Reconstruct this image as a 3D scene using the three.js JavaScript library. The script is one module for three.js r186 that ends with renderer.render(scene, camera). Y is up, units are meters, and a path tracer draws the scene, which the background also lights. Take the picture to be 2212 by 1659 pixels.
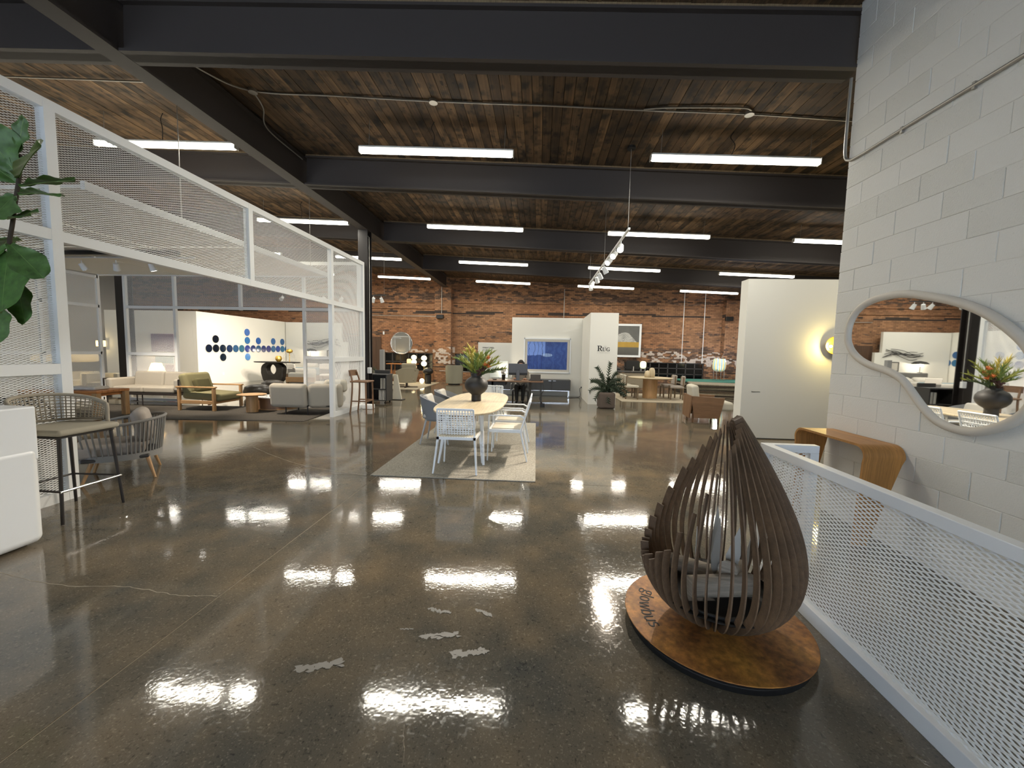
import * as THREE from 'three';
import { RoundedBoxGeometry } from 'three/addons/geometries/RoundedBoxGeometry.js';
import { TextGeometry } from 'three/addons/geometries/TextGeometry.js';
import { FontLoader } from 'three/addons/loaders/FontLoader.js';
import { MarchingCubes } from 'three/addons/objects/MarchingCubes.js';
import { mergeGeometries, toCreasedNormals } from 'three/addons/utils/BufferGeometryUtils.js';
import { RectAreaLightUniformsLib } from 'three/addons/lights/RectAreaLightUniformsLib.js';
RectAreaLightUniformsLib.init();

// ---------- camera, sky, exposure ----------
const scene = new THREE.Scene();
const camera = new THREE.PerspectiveCamera(2 * Math.atan(829.5 / 860) * 180 / Math.PI, 2212 / 1659, 0.05, 100);
camera.position.set(0, 1.55, 0);
camera.rotation.order = 'YXZ';
camera.rotation.set(-4.55 * Math.PI / 180, 3.85 * Math.PI / 180, 1.19 * Math.PI / 180);
camera.updateMatrixWorld();
const renderer = new THREE.WebGLRenderer({ antialias: true });
renderer.toneMapping = THREE.LinearToneMapping;
renderer.toneMappingExposure = 1.25;
renderer.shadowMap.enabled = true;
scene.background = new THREE.Color().setRGB(4.5, 5.3, 6.4);      // overcast daylight outside the shop front behind the camera
const LAMP_NITS = 105, LAMP_COLOR = new THREE.Color().setRGB(1, 0.945, 0.82);

// ---------- helpers ----------
let seed = 7;
const rnd = () => { seed = (seed * 1664525 + 1013904223) >>> 0; return seed / 4294967296; };
const rr = (a, b) => a + (b - a) * rnd();
const V3 = (x, y, z) => new THREE.Vector3(x, y, z);
const hash = (x, y, s) => { let h = (x * 374761393 + y * 668265263 + s * 974634777) | 0; h = Math.imul(h ^ (h >>> 13), 1274126177); h ^= h >>> 16; return (h >>> 0) / 4294967296; };
function vn(x, y, px, py, s) {            // tiling value noise
  const xi = Math.floor(x), yi = Math.floor(y), fx = x - xi, fy = y - yi;
  const u = fx * fx * (3 - 2 * fx), v = fy * fy * (3 - 2 * fy), m = (a, n) => ((a % n) + n) % n;
  const a = hash(m(xi, px), m(yi, py), s), b = hash(m(xi + 1, px), m(yi, py), s), c = hash(m(xi, px), m(yi + 1, py), s), d = hash(m(xi + 1, px), m(yi + 1, py), s);
  return a + (b - a) * u + (c - a) * v + (a - b - c + d) * u * v;
}
const fbm = (u, v, fx, fy, oct, s) => { let a = 0, w = 0.5, t = 0; for (let i = 0; i < oct; i++) { a += w * vn(u * fx, v * fy, fx, fy, s + i); t += w; w *= 0.5; fx *= 2; fy *= 2; } return a / t; };
function tex(w, h, mw, mh, fn, srgb = true) {      // fn(u,v) -> [r,g,b] 0..255 ; mw,mh = size of a tile in metres
  const d = new Uint8Array(w * h * 4);
  for (let y = 0; y < h; y++) for (let x = 0; x < w; x++) { const c = fn((x + 0.5) / w, (y + 0.5) / h, x, y), i = (y * w + x) * 4; d[i] = Math.max(0, Math.min(255, c[0])); d[i + 1] = Math.max(0, Math.min(255, c[1])); d[i + 2] = Math.max(0, Math.min(255, c[2])); d[i + 3] = 255; }
  const t = new THREE.DataTexture(d, w, h, THREE.RGBAFormat);
  t.wrapS = t.wrapT = THREE.RepeatWrapping; t.magFilter = THREE.LinearFilter; t.minFilter = THREE.LinearMipmapLinearFilter; t.generateMipmaps = true;
  if (srgb) t.colorSpace = THREE.SRGBColorSpace;
  t.repeat.set(1 / mw, 1 / mh); t.needsUpdate = true; return t;
}
const grey = (g) => [g, g, g];
const std = (color, roughness = 0.6, o = {}) => new THREE.MeshStandardMaterial({ color, roughness, ...o });
// geometry
const xf = (g, x = 0, y = 0, z = 0, rx = 0, ry = 0, rz = 0) => { if (rx || ry || rz) g.applyMatrix4(new THREE.Matrix4().makeRotationFromEuler(new THREE.Euler(rx, ry, rz, 'YXZ'))); g.translate(x, y, z); return g; };
const bx = (w, h, d, x = 0, y = 0, z = 0, rx = 0, ry = 0, rz = 0) => xf(new THREE.BoxGeometry(w, h, d), x, y, z, rx, ry, rz);
const rb = (w, h, d, r, x = 0, y = 0, z = 0, rx = 0, ry = 0, rz = 0, s = 2) => xf(new RoundedBoxGeometry(w, h, d, s, Math.min(r, w / 2.01, h / 2.01, d / 2.01)), x, y, z, rx, ry, rz);
const cy = (r0, r1, h, x = 0, y = 0, z = 0, seg = 24, rx = 0, ry = 0, rz = 0) => xf(new THREE.CylinderGeometry(r0, r1, h, seg), x, y, z, rx, ry, rz);
const sp = (r, x = 0, y = 0, z = 0, sx = 1, sy = 1, sz = 1, seg = 20) => { const g = new THREE.SphereGeometry(r, seg, Math.max(8, seg * 0.7 | 0)); g.scale(sx, sy, sz); g.translate(x, y, z); return g; };
function rod(a, b, r0, r1 = r0, seg = 10) {
  const A = V3(...a), B = V3(...b), L = A.distanceTo(B), g = new THREE.CylinderGeometry(r1, r0, L, seg);
  g.applyMatrix4(new THREE.Matrix4().makeRotationFromQuaternion(new THREE.Quaternion().setFromUnitVectors(V3(0, 1, 0), B.clone().sub(A).normalize())));
  const m = A.add(B).multiplyScalar(0.5); g.translate(m.x, m.y, m.z); return g;
}
function bar(a, b, w, h) {               // rectangular bar between two points, h stays upright
  const A = V3(...a), B = V3(...b), L = A.distanceTo(B), g = new THREE.BoxGeometry(w, h, L), o = new THREE.Object3D();
  o.up.set(0, 1, 0); if (Math.abs(B.x - A.x) + Math.abs(B.z - A.z) < 1e-6) o.up.set(0, 0, 1);
  o.position.copy(A).add(B).multiplyScalar(0.5); o.lookAt(B); o.updateMatrix(); g.applyMatrix4(o.matrix); return g;
}
const tube = (pts, r, seg = 40, rs = 8, closed = false) => new THREE.TubeGeometry(new THREE.CatmullRomCurve3(pts.map((p) => V3(...p)), closed, 'catmullrom', 0.5), seg, r, rs, closed);
const lathe = (pts, seg = 36, x = 0, y = 0, z = 0) => { const g = new THREE.LatheGeometry(pts.map((p) => new THREE.Vector2(p[0], p[1])), seg); g.translate(x, y, z); return g; };
const extr = (shape, depth, bevel = 0, seg = 12) => new THREE.ExtrudeGeometry(shape, { depth, bevelEnabled: bevel > 0, bevelSize: bevel, bevelThickness: bevel, bevelSegments: 2, curveSegments: seg });
const shp = (pts) => { const s = new THREE.Shape(); pts.forEach((p, i) => i ? s.lineTo(p[0], p[1]) : s.moveTo(p[0], p[1])); return s; };
function surf(nu, nv, f) {               // parametric sheet, f(u,v) -> [x,y,z]
  const pos = [], idx = [];
  for (let j = 0; j <= nv; j++) for (let i = 0; i <= nu; i++) pos.push(...f(i / nu, j / nv));
  for (let j = 0; j < nv; j++) for (let i = 0; i < nu; i++) { const a = j * (nu + 1) + i, b = a + 1, c = a + nu + 1, d = c + 1; idx.push(a, b, d, a, d, c); }
  const g = new THREE.BufferGeometry(); g.setAttribute('position', new THREE.Float32BufferAttribute(pos, 3)); g.setIndex(idx); g.computeVertexNormals(); return g;
}
function shell(nu, nv, f, th) {          // closed sheet of thickness th along its normal
  const a = surf(nu, nv, f), P = a.attributes.position, N = a.attributes.normal, n = P.count, pos = [], idx = [];
  for (let s of [0.5, -0.5]) for (let i = 0; i < n; i++) pos.push(P.getX(i) + N.getX(i) * th * s, P.getY(i) + N.getY(i) * th * s, P.getZ(i) + N.getZ(i) * th * s);
  const ix = a.index.array; for (let i = 0; i < ix.length; i += 3) { idx.push(ix[i], ix[i + 1], ix[i + 2]); idx.push(n + ix[i], n + ix[i + 2], n + ix[i + 1]); }
  const W = nu + 1, edge = []; for (let i = 0; i < nu; i++) edge.push([i, i + 1], [nv * W + i + 1, nv * W + i]); for (let j = 0; j < nv; j++) edge.push([(j + 1) * W, j * W], [j * W + nu, (j + 1) * W + nu]);
  for (const [p, q] of edge) idx.push(p, n + q, q, p, n + p, n + q);
  const g = new THREE.BufferGeometry(); g.setAttribute('position', new THREE.Float32BufferAttribute(pos, 3)); g.setIndex(idx); return toCreasedNormals(g.toNonIndexed(), 0.9);
}
function finish(gs) {                    // merge, and give uv in metres by box projection
  const list = (Array.isArray(gs) ? gs.flat(9) : [gs]).map((g) => { let q = g.index ? g.toNonIndexed() : g; for (const k of Object.keys(q.attributes)) if (!['position', 'normal'].includes(k)) q.deleteAttribute(k); if (!q.attributes.normal) q.computeVertexNormals(); return q; });
  const g = list.length > 1 ? mergeGeometries(list) : list[0], P = g.attributes.position, uv = new Float32Array(P.count * 2), a = V3(), b = V3(), c = V3();
  for (let i = 0; i < P.count; i += 3) {
    a.fromBufferAttribute(P, i); b.fromBufferAttribute(P, i + 1); c.fromBufferAttribute(P, i + 2);
    const n = b.clone().sub(a).cross(c.clone().sub(a)), ax = Math.abs(n.x), ay = Math.abs(n.y), az = Math.abs(n.z);
    [a, b, c].forEach((p, k) => { const o = (i + k) * 2; if (ay >= ax && ay >= az) { uv[o] = p.x; uv[o + 1] = p.z; } else if (ax >= az) { uv[o] = p.z; uv[o + 1] = p.y; } else { uv[o] = p.x; uv[o + 1] = p.y; } });
  }
  g.setAttribute('uv', new THREE.BufferAttribute(uv, 2)); return g;
}
const taken = {};
const numbered = (n) => { const k = taken[n] = (taken[n] ?? -1) + 1; return k ? n + '_' + String(k).padStart(3, '0') : n; };
const sh = (m) => { m.castShadow = m.receiveShadow = true; return m; };
function part(p, name, gs, mat, label) { const m = sh(new THREE.Mesh(finish(gs), mat)); m.name = name; if (label) m.userData.label = label; p.add(m); return m; }
function thing(name, label, category, pos = [0, 0, 0], turn = 0, group) {
  const o = new THREE.Group(); o.name = numbered(name); o.position.set(...pos); o.rotation.y = turn; o.userData = { label, category }; if (group) o.userData.group = group; scene.add(o); return o;
}
function solo(name, label, category, gs, mat, pos = [0, 0, 0], turn = 0, group) {
  const m = sh(new THREE.Mesh(finish(gs), mat)); m.name = numbered(name); m.position.set(...pos); m.rotation.y = turn; m.userData = { label, category }; if (group) m.userData.group = group; scene.add(m); return m;
}
function dup(src, pos, turn, label, group) { const c = src.clone(); c.name = numbered(src.name.replace(/_\d{3}$/, '')); c.position.set(...pos); c.rotation.y = turn; c.userData = { ...src.userData, label }; if (group) c.userData.group = group; scene.add(c); return c; }
function struct(name, gs, mat, label, category) { const m = sh(new THREE.Mesh(finish(gs), mat)); m.name = name; m.userData = { kind: 'structure', label, category }; scene.add(m); return m; }
function sgroup(name, label, category) { const o = new THREE.Group(); o.name = name; o.userData = { kind: 'structure', label, category }; scene.add(o); return o; }
function cloneInto(p, src, pos) { const m = src.clone(); m.position.set(...pos); p.add(m); return m; }

// ---------- textures ----------
const T = {};
T.concrete = tex(2048, 2048, 2.6, 2.6, (u, v, x, y) => {
  const big = fbm(u, v, 3, 3, 4, 11), mid = fbm(u, v, 14, 14, 3, 21), fine = hash(x, y, 5);
  const agg = vn(u * 420, v * 420, 420, 420, 31), agg2 = vn(u * 190, v * 190, 190, 190, 33);
  let g = 98 + (big - 0.5) * 36 + (mid - 0.5) * 26 + (fine - 0.5) * 14;
  if (agg > 0.8) g += (agg - 0.8) * 190; if (agg2 > 0.83) g += (agg2 - 0.83) * 130; if (agg2 < 0.16) g -= (0.16 - agg2) * 150; if (agg < 0.14) g -= 14;
  const warm = (big - 0.5) * 14 + (mid - 0.5) * 8;
  return [g * 1.05 + warm, g * 0.97, g * 0.83 - warm];
});
T.concreteRough = tex(1024, 1024, 2.6, 2.6, (u, v, x, y) => grey(10 + fbm(u, v, 8, 8, 4, 51) * 14 + (vn(u * 200, v * 200, 200, 200, 52) > 0.8 ? 10 : 0)), false);
T.ripple = tex(1024, 1024, 1.3, 1.3, (u, v) => grey(fbm(u, v, 7, 7, 2, 61) * 140 + fbm(u, v, 36, 36, 2, 63) * 80 + vn(u * 130, v * 130, 130, 130, 64) * 35), false);
const woodFn = (sd, lo, hi) => (u, v) => {           // grain runs along u
  const w = fbm(u, v, 2, 6, 3, sd), f = fbm(u, v, 5, 90, 3, sd + 7), k = fbm(u, v, 30, 200, 2, sd + 13);
  const g = lo + (hi - lo) * (0.35 * w + 0.45 * f + 0.2 * k); return [g, g * 0.985, g * 0.965];
};
T.wood = tex(512, 512, 1.2, 0.6, woodFn(100, 150, 290));
T.woodV = tex(512, 512, 0.6, 1.2, (u, v) => woodFn(100, 150, 290)(v, u));
T.plank = [0, 1, 2].map((k) => tex(256, 1024, 0.32, 4, (u, v, x, y) => {    // grain along v, stained and sooty
  const st = fbm(u, v, 2, 9, 4, 200 + k * 20), fine = fbm(u, v, 40, 6, 3, 207 + k * 20), blot = fbm(u, v, 3, 26, 3, 213 + k * 20), kn = vn(u * 5, v * 40, 5, 40, 219 + k);
  let g = 74 + st * 95 * (0.6 + 0.5 * fine) - Math.max(0, blot - 0.5) * 190 + (fine - 0.5) * 44; if (kn > 0.93) g *= 0.55;
  g = Math.max(14, g); return [g, g * 0.8, g * 0.57];
}));
T.fabric = tex(256, 256, 0.05, 0.05, (u, v, x, y) => grey(215 + 28 * Math.sin(u * 6.2832 * 16) * Math.sin(v * 6.2832 * 16) + (hash(x, y, 3) - 0.5) * 40));
T.weave = tex(512, 512, 0.6, 0.6, (u, v, x, y) => { const r = fbm(u, v, 60, 60, 2, 301), c = (Math.sin(v * 6.2832 * 60) * 0.5 + 0.5) * (0.6 + 0.4 * Math.sin(u * 6.2832 * 45)); const g = 168 + (r - 0.5) * 70 + c * 22 + (hash(x, y, 9) - 0.5) * 36; return [g, g * 0.985, g * 0.95]; });
T.rust = tex(512, 512, 0.7, 0.7, (u, v, x, y) => { const a = fbm(u, v, 4, 4, 5, 401), b = fbm(u, v, 30, 30, 3, 411), c = hash(x, y, 4); const g = 0.66 + (a - 0.5) * 0.42 + (b - 0.5) * 0.4 + (c - 0.5) * 0.14; return [224 * g, 150 * g * (0.9 + 0.2 * a), 70 * g]; });
T.rustDark = tex(256, 256, 0.5, 0.5, (u, v, x, y) => { const a = fbm(u, v, 4, 4, 4, 431), b = fbm(u, v, 24, 24, 3, 437), g = 0.72 + (a - 0.5) * 0.22 + (b - 0.5) * 0.2 + (hash(x, y, 6) - 0.5) * 0.12; return [138 * g, 108 * g, 78 * g]; });
T.pit = tex(512, 512, 0.5, 0.5, (u, v, x, y) => { const a = vn(u * 90, v * 90, 90, 90, 501), b = fbm(u, v, 6, 6, 4, 503), h = vn(u * 26, v * 26, 26, 26, 507); return grey(170 + (a - 0.5) * 60 + (b - 0.5) * 40 - (h > 0.93 ? (h - 0.93) * 1400 : 0)); }, false);
T.marble = tex(256, 256, 0.8, 0.8, (u, v) => { const n = fbm(u, v, 4, 4, 5, 601), q = Math.abs(Math.sin((u + n * 1.3) * 6.2832 * 2)); return grey(228 - (q < 0.12 ? (0.12 - q) * 350 : 0)); });
T.leaf = tex(256, 256, 0.3, 0.3, (u, v) => { const n = fbm(u, v, 8, 8, 4, 651); const g = 0.75 + n * 0.5; return [84 * g, 116 * g, 58 * g]; });

// ---------- materials ----------
const M = {};
M.floor = new THREE.MeshPhysicalMaterial({ map: T.concrete, roughness: 1, roughnessMap: T.concreteRough, bumpMap: T.ripple, bumpScale: 0.0006, ior: 1.55, metalness: 0 });
M.joint = std(0x9a8f7b, 0.5); M.groove = std(0x3a352d, 0.7);
M.plank = []; for (const t of T.plank) for (const c of [0xe2deda, 0xc2bcb6, 0xa09a94]) M.plank.push(new THREE.MeshStandardMaterial({ map: t, color: c, roughness: 0.8 }));
M.roof = std(0x14100d, 0.9);
M.beam = std(0x3a3431, 0.62); M.nailer = new THREE.MeshStandardMaterial({ map: T.woodV, color: 0x8d7a5c, roughness: 0.8 });
M.blackSteel = std(0x221d1b, 0.5);
M.block = new THREE.MeshStandardMaterial({ color: 0xdcdad2, roughness: 0.62, bumpMap: T.pit, bumpScale: 0.004 });
M.blockB = new THREE.MeshStandardMaterial({ color: 0xd6d4cb, roughness: 0.62, bumpMap: T.pit, bumpScale: 0.007 });
M.mortar = std(0xcac8c0, 0.75);
M.dry = std(0xdedcd3, 0.7); M.white = std(0xe4e6e6, 0.45); M.whiteGloss = std(0xe8ebec, 0.3); M.meshWhite = std(0xe6e7e5, 0.5);
M.conduit = std(0xa6a39c, 0.42, { metalness: 0.7 }); M.wire = std(0x9c9a94, 0.5, { metalness: 0.4 }); M.cable = std(0x1c1b1a, 0.6);
M.lampGlow = std(0xffffff, 0.5, { emissive: new THREE.Color().setRGB(1, 0.95, 0.82), emissiveIntensity: 9 });
M.lampBody = std(0xcfcdc6, 0.4);
M.spotGlow = std(0xffffff, 0.4, { emissive: new THREE.Color().setRGB(1, 0.93, 0.84), emissiveIntensity: 7 });
M.mirror = std(0xf2f4f4, 0.015, { metalness: 1 });
M.stoneFrame = std(0xcac2b4, 0.6); M.rimMetal = std(0xd8d8d6, 0.2, { metalness: 0.9 });
M.rust = new THREE.MeshStandardMaterial({ map: T.rust, roughness: 0.62, metalness: 0.15, bumpMap: T.rust, bumpScale: 0.0006 });
M.slat = new THREE.MeshStandardMaterial({ map: T.rustDark, roughness: 0.7, metalness: 0.0 });
M.soot = std(0x14110f, 0.7);
M.driftwood = new THREE.MeshStandardMaterial({ map: T.wood, color: 0xa39a8d, roughness: 0.85, bumpMap: T.wood, bumpScale: 0.004 });
M.oak = new THREE.MeshStandardMaterial({ map: T.wood, color: 0xc9a070, roughness: 0.5 }); M.oakV = new THREE.MeshStandardMaterial({ map: T.woodV, color: 0xc9a070, roughness: 0.5 });
M.paleOak = new THREE.MeshStandardMaterial({ map: T.wood, color: 0xdcceb0, roughness: 0.5 }); M.paleOakV = new THREE.MeshStandardMaterial({ map: T.woodV, color: 0xdccdae, roughness: 0.5 });
M.ply = new THREE.MeshStandardMaterial({ map: T.woodV, color: 0xc08a4a, roughness: 0.45 });
M.walnut = new THREE.MeshStandardMaterial({ map: T.wood, color: 0x8f6c4e, roughness: 0.45 }); M.walnutV = new THREE.MeshStandardMaterial({ map: T.woodV, color: 0x8f6c4e, roughness: 0.45 });
M.teak = new THREE.MeshStandardMaterial({ map: T.wood, color: 0xc8854a, roughness: 0.5 });
M.darkWood = new THREE.MeshStandardMaterial({ map: T.wood, color: 0x453d36, roughness: 0.5 }); M.blackWood = std(0x15130f, 0.5);
const fab = (c, o = {}) => new THREE.MeshStandardMaterial({ color: c, map: T.fabric, roughness: 0.95, ...o });
M.beige = fab(0xc6beae); M.cream = fab(0xe6dfcd); M.sand = fab(0xb5ab93); M.greyRope = fab(0x9d9b97); M.greyCushion = fab(0xc6bbb0); M.taupeRope = fab(0xc2b9a7); M.seatPad = fab(0xc0b9a7);
M.olive = fab(0x948d66); M.oliveDark = fab(0x655f3c); M.whiteFab = fab(0xece8de); M.shellGrey = fab(0x9fa1a4); M.roundChair = fab(0xa39f8b);
M.rug = new THREE.MeshStandardMaterial({ map: T.weave, color: 0xd9d6cd, roughness: 0.97, bumpMap: T.weave, bumpScale: 0.003 });
M.rugDark = new THREE.MeshStandardMaterial({ map: T.weave, color: 0x6b655e, roughness: 0.97, bumpMap: T.weave, bumpScale: 0.003 });
M.rugCream = new THREE.MeshStandardMaterial({ map: T.weave, color: 0xf0e4ce, roughness: 0.97 });
M.vase = std(0x2a2826, 0.55); M.black = std(0x171615, 0.5); M.blackGloss = std(0x0c0c0c, 0.12); M.chrome = std(0xd8d8d8, 0.14, { metalness: 1 }); M.brass = std(0xd9b45a, 0.4, { metalness: 0.9 });
M.grey = std(0x6d6c69, 0.6); M.darkGrey = std(0x3b3a39, 0.5); M.midGrey = std(0x55565a, 0.45, { metalness: 0.3 });
M.leaf = new THREE.MeshPhysicalMaterial({ map: T.leaf, color: 0xd8e8c8, roughness: 0.5, transmission: 0.12, thickness: 0 });
M.leafPale = new THREE.MeshPhysicalMaterial({ map: T.leaf, color: 0xffffff, roughness: 0.5, transmission: 0.25, thickness: 0 });
M.leafDark = std(0x26331f, 0.6); M.bark = std(0x3b3126, 0.9);
M.skin = std(0xb98467, 0.6); M.hair = std(0x1d1612, 0.7);
// ---------- room shell ----------
const SL = 0.048, yb = (x) => 4.68 - SL * (x + 4.4), TILT = -Math.atan(SL), BW = -20.1, CEIL = 0.56;
// floor: slabs with filled saw-cut joints
const floor = sgroup('floor', 'polished dark concrete floor with saw cut joints', 'floor');
{
  const xs = [-22, -8.05, -1.95, 4.15, 12], zs = [6, -4.66, -10.7, BW];
  for (let i = 0; i < xs.length - 1; i++) for (let j = 0; j < zs.length - 1; j++) {
    const w = xs[i + 1] - xs[i], d = zs[j] - zs[j + 1], g = new THREE.BoxGeometry(w - 0.008, 0.1, d - 0.008);
    g.translate((xs[i] + xs[i + 1]) / 2, -0.05, (zs[j] + zs[j + 1]) / 2); part(floor, 'slab', g, M.floor);
  }
  part(floor, 'subfloor', bx(34.4, 0.1, 26.5, -5, -0.0535, -7.05), M.joint);
  // hairline cracks with pale filler
  const crack = (pts, w) => { const c = new THREE.CatmullRomCurve3(pts.map((p) => V3(p[0], 0, p[1]))), n = pts.length * 9; return surf(1, n, (u, v) => { const p = c.getPoint(v), k = (u - 0.5) * w * (0.6 + 0.8 * hash(Math.floor(v * n), 3, 9)); return [p.x, 0.0007, p.z + k + (hash(Math.floor(v * n), 7, 2) - 0.5) * 0.012]; }); };
  part(floor, 'crack', crack([[-3.6, -2.33], [-3.0, -2.24], [-2.6, -2.27], [-2.2, -2.22], [-1.96, -2.235]], 0.005), M.joint);
  part(floor, 'crack', crack([[1.3, -4.1], [1.75, -4.9], [2.2, -5.3], [2.7, -5.9], [3.4, -6.1]], 0.006), M.joint);
  part(floor, 'crack', crack([[-0.55, -1.1], [-0.47, -1.32], [-0.52, -1.5]], 0.004), M.joint);
  part(floor, 'crack', crack([[-4.4, -5.8], [-3.5, -5.2], [-2.9, -4.9], [-2.1, -4.68]], 0.005), M.joint);
  // dried tape residue: pale smears with ragged outlines
  const scuff = std(0x7f7c75, 0.4);
  for (const [x, z, l, w, a] of [[-1.03, -1.763, 0.2, 0.05, 0.35], [-0.56, -2.23, 0.13, 0.03, -0.2], [-0.5, -2.03, 0.19, 0.045, 0.15], [-0.32, -1.92, 0.17, 0.045, 0.3], [-0.29, -2.24, 0.1, 0.03, -0.5], [-0.7, -2.06, 0.07, 0.012, 0.1]]) {
    const g = []; for (let k = 0; k < 16; k++) { const t = (k / 15 - 0.5) * l, s = shp(Array.from({ length: 8 }, (_, q) => { const an = q / 8 * 6.2832, r = w * rr(0.12, 0.5); return [Math.cos(an) * r * 1.2, Math.sin(an) * r]; })); const q = new THREE.ShapeGeometry(s); g.push(xf(q, t, 0.0008 + k * 0.00012, rr(-0.4, 0.4) * w, -Math.PI / 2)); }
    const m = part(floor, 'residue', g, scuff); m.position.set(x, 0, z); m.rotation.y = a;
  }
}
// ceiling: tongue and groove planks running along the room, carried by cross beams
const ceiling = sgroup('ceiling', 'sooty stained timber plank ceiling sloping gently to the right', 'ceiling');
{
  const bays = [[-4.34, -7.75], [-7.75, -11.6], [1.5, -4.34], [-11.6, -15.5], [-15.5, BW]], W = 0.142;
  const vary = bays.slice(0, 2).map(([a, b]) => [0, 1, 2, 3, 4, 5].map(() => { const g = finish(new THREE.BoxGeometry(W - 0.006, 0.03, a - b - 0.004)); const ou = rnd(), ov = rnd() * 4, uv = g.attributes.uv; for (let i = 0; i < uv.count; i++) uv.setXY(i, uv.getX(i) + ou, uv.getY(i) + ov); return g; }));
  const rest = [[], [], []];
  bays.forEach(([a, b], k) => {
    for (let x = -14.6; x < 11.9; x += W) {
      const y = yb(x) + CEIL + rr(-0.003, 0.003), zc = (a + b) / 2;
      if (k === 2 && x > 3) continue;
      if (k < 2 && x > -11.5 && x < (k ? 10.2 : 6.2)) { const m = sh(new THREE.Mesh(vary[k][Math.floor(rnd() * 6)], M.plank[Math.floor(rnd() * 9)])); m.name = 'plank'; m.position.set(x, y + 0.015, zc); m.rotation.z = TILT; ceiling.add(m); }
      else { const g = bx(W - 0.006, 0.03, a - b - 0.004, 0, 0, 0, 0, 0, TILT); g.translate(x, y + 0.015, zc); rest[Math.floor(rnd() * 3)].push(g); }
    }
  });
  rest.forEach((g, i) => { const m = part(ceiling, 'far_planks', g, M.plank[i * 3 + (i ? 1 : 0)], 'far ceiling planks'); m.userData.kind = 'stuff'; });
  const m = part(ceiling, 'roof_deck', bx(34.6, 0.12, 27, -5, 0, -7.05, 0, 0, TILT), M.roof); m.position.set(0, yb(0) + CEIL + 0.24 - 0.0 , 0); m.position.y = yb(-5) + CEIL + 0.11 ; m.position.x = 0;
}
function ibeamX(x0, x1, z, d = 0.53, fw = 0.23) {
  const L = (x1 - x0) / Math.cos(Math.atan(SL)), xm = (x0 + x1) / 2, g = [bx(L, 0.03, fw, 0, 0.015, 0), bx(L, 0.03, fw, 0, d - 0.015, 0), bx(L, d, 0.12, 0, d / 2, 0)];
  g.forEach((q) => { q.rotateZ(TILT); q.translate(xm, yb(xm), z); });
  const n = bx(L, 0.05, fw * 0.9, 0, d + 0.012, 0); n.rotateZ(TILT); n.translate(xm, yb(xm), z); return [g, n];
}
for (const [z, x0, x1, w] of [[-4.35, -4.59, 2.97, 'right of the girder, nearest the camera, ending in the block wall'], [-7.75, -4.59, 11.9, 'right of the girder, second from the camera'], [-11.6, -4.59, 11.9, 'right of the girder, third from the camera'], [-15.5, -4.59, 11.9, 'right of the girder, nearest the brick wall'], [-4.35, -14.6, -4.85, 'left of the girder, nearest the camera'], [-7.75, -14.6, -4.85, 'left of the girder, second from the camera'], [-11.6, -14.6, -4.85, 'left of the girder, third from the camera'], [-15.5, -14.6, -4.85, 'left of the girder, nearest the brick wall']]) {
  const [g, n] = ibeamX(x0, x1, z), o = thing('cross_beam', 'dark painted steel cross beam under the planks, ' + w, 'beam', [0, 0, 0], 0, 'cross beams under the ceiling');
  part(o, 'beam_section', g, M.beam); part(o, 'timber_nailer', n, M.nailer, 'pale timber strip on top of the beam');
}
{
  const y0 = yb(-4.72), o = thing('girder', 'long black steel girder running from the camera to the brick wall', 'beam'), L = 22, zc = BW + 0.4 + L / 2;
  part(o, 'web', bx(0.1, 0.53, L, -4.72, y0 + 0.265, zc), M.beam); part(o, 'bottom_flange', bx(0.24, 0.03, L, -4.72, y0 + 0.012, zc), M.beam); part(o, 'top_flange', bx(0.24, 0.03, L, -4.72, y0 + 0.51, zc), M.beam);
}
function column(x, z, h, label) {
  const o = thing('steel_column', label, 'column', [x, 0, z]);
  part(o, 'flange', bx(0.26, h, 0.02, 0, h / 2, 0.12), M.blackSteel); part(o, 'flange', bx(0.26, h, 0.02, 0, h / 2, -0.12), M.blackSteel); part(o, 'web', bx(0.02, h, 0.22, 0, h / 2, 0), M.blackSteel); part(o, 'base_plate', bx(0.36, 0.03, 0.36, 0, 0.015, 0), M.blackSteel); return o;
}
{ const c = column(-4.74, -10.62, yb(-4.72), 'black steel column under the girder beside the mesh corner'); part(c, 'conduit', [rod([0.16, 0.9, 0.1], [0.16, 4.5, 0.1], 0.012), rod([0.16, 4.5, 0.1], [0.02, 4.66, 0.1], 0.012)], M.conduit); part(c, 'junction_box', rb(0.1, 0.16, 0.07, 0.01, 0.16, 0.98, 0.13), M.white, 'white junction box'); }
column(-11.78, -10.66, yb(-11.78), 'black steel column behind the pale grey sofa');

// right wall: painted concrete blocks
const wallR = sgroup('wall_right', 'white painted concrete block wall', 'wall');
{
  part(wallR, 'backing', bx(0.19, 5.2, 10.2, 3.0495, 2.6, 0.86), M.block);
  const gA = finish(rb(0.05, 0.196, 0.392, 0.005, 0, 0, 0, 0, 0, 0, 1)), gH = finish(rb(0.05, 0.196, 0.192, 0.005, 0, 0, 0, 0, 0, 0, 1));
  for (let c = 0; c < 25; c++) {
    const y = 0.101 + c * 0.2; let z = -4.245, first = c % 2;
    for (let k = 0; k < 10; k++) {
      const half = first && k === 0, L = half ? 0.192 : 0.392; const m = sh(new THREE.Mesh(half ? gH : gA, rnd() < 0.7 ? M.block : M.blockB)); m.name = 'block'; m.position.set(2.975 + rr(-0.0025, 0.0015), y, z + L / 2); m.rotation.set(0, rr(-0.004, 0.004), rr(-0.004, 0.004)); wallR.add(m); z += L + 0.0045;
    }
  }
  part(wallR, 'smooth_face', bx(0.05, 5.05, 5.5, 2.977, 2.525, 2.45), M.block);
  part(wallR, 'coping', bx(0.19, 0.5, 10.2, 3.05, 5.3, 0.86), M.mortar);
}
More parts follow.
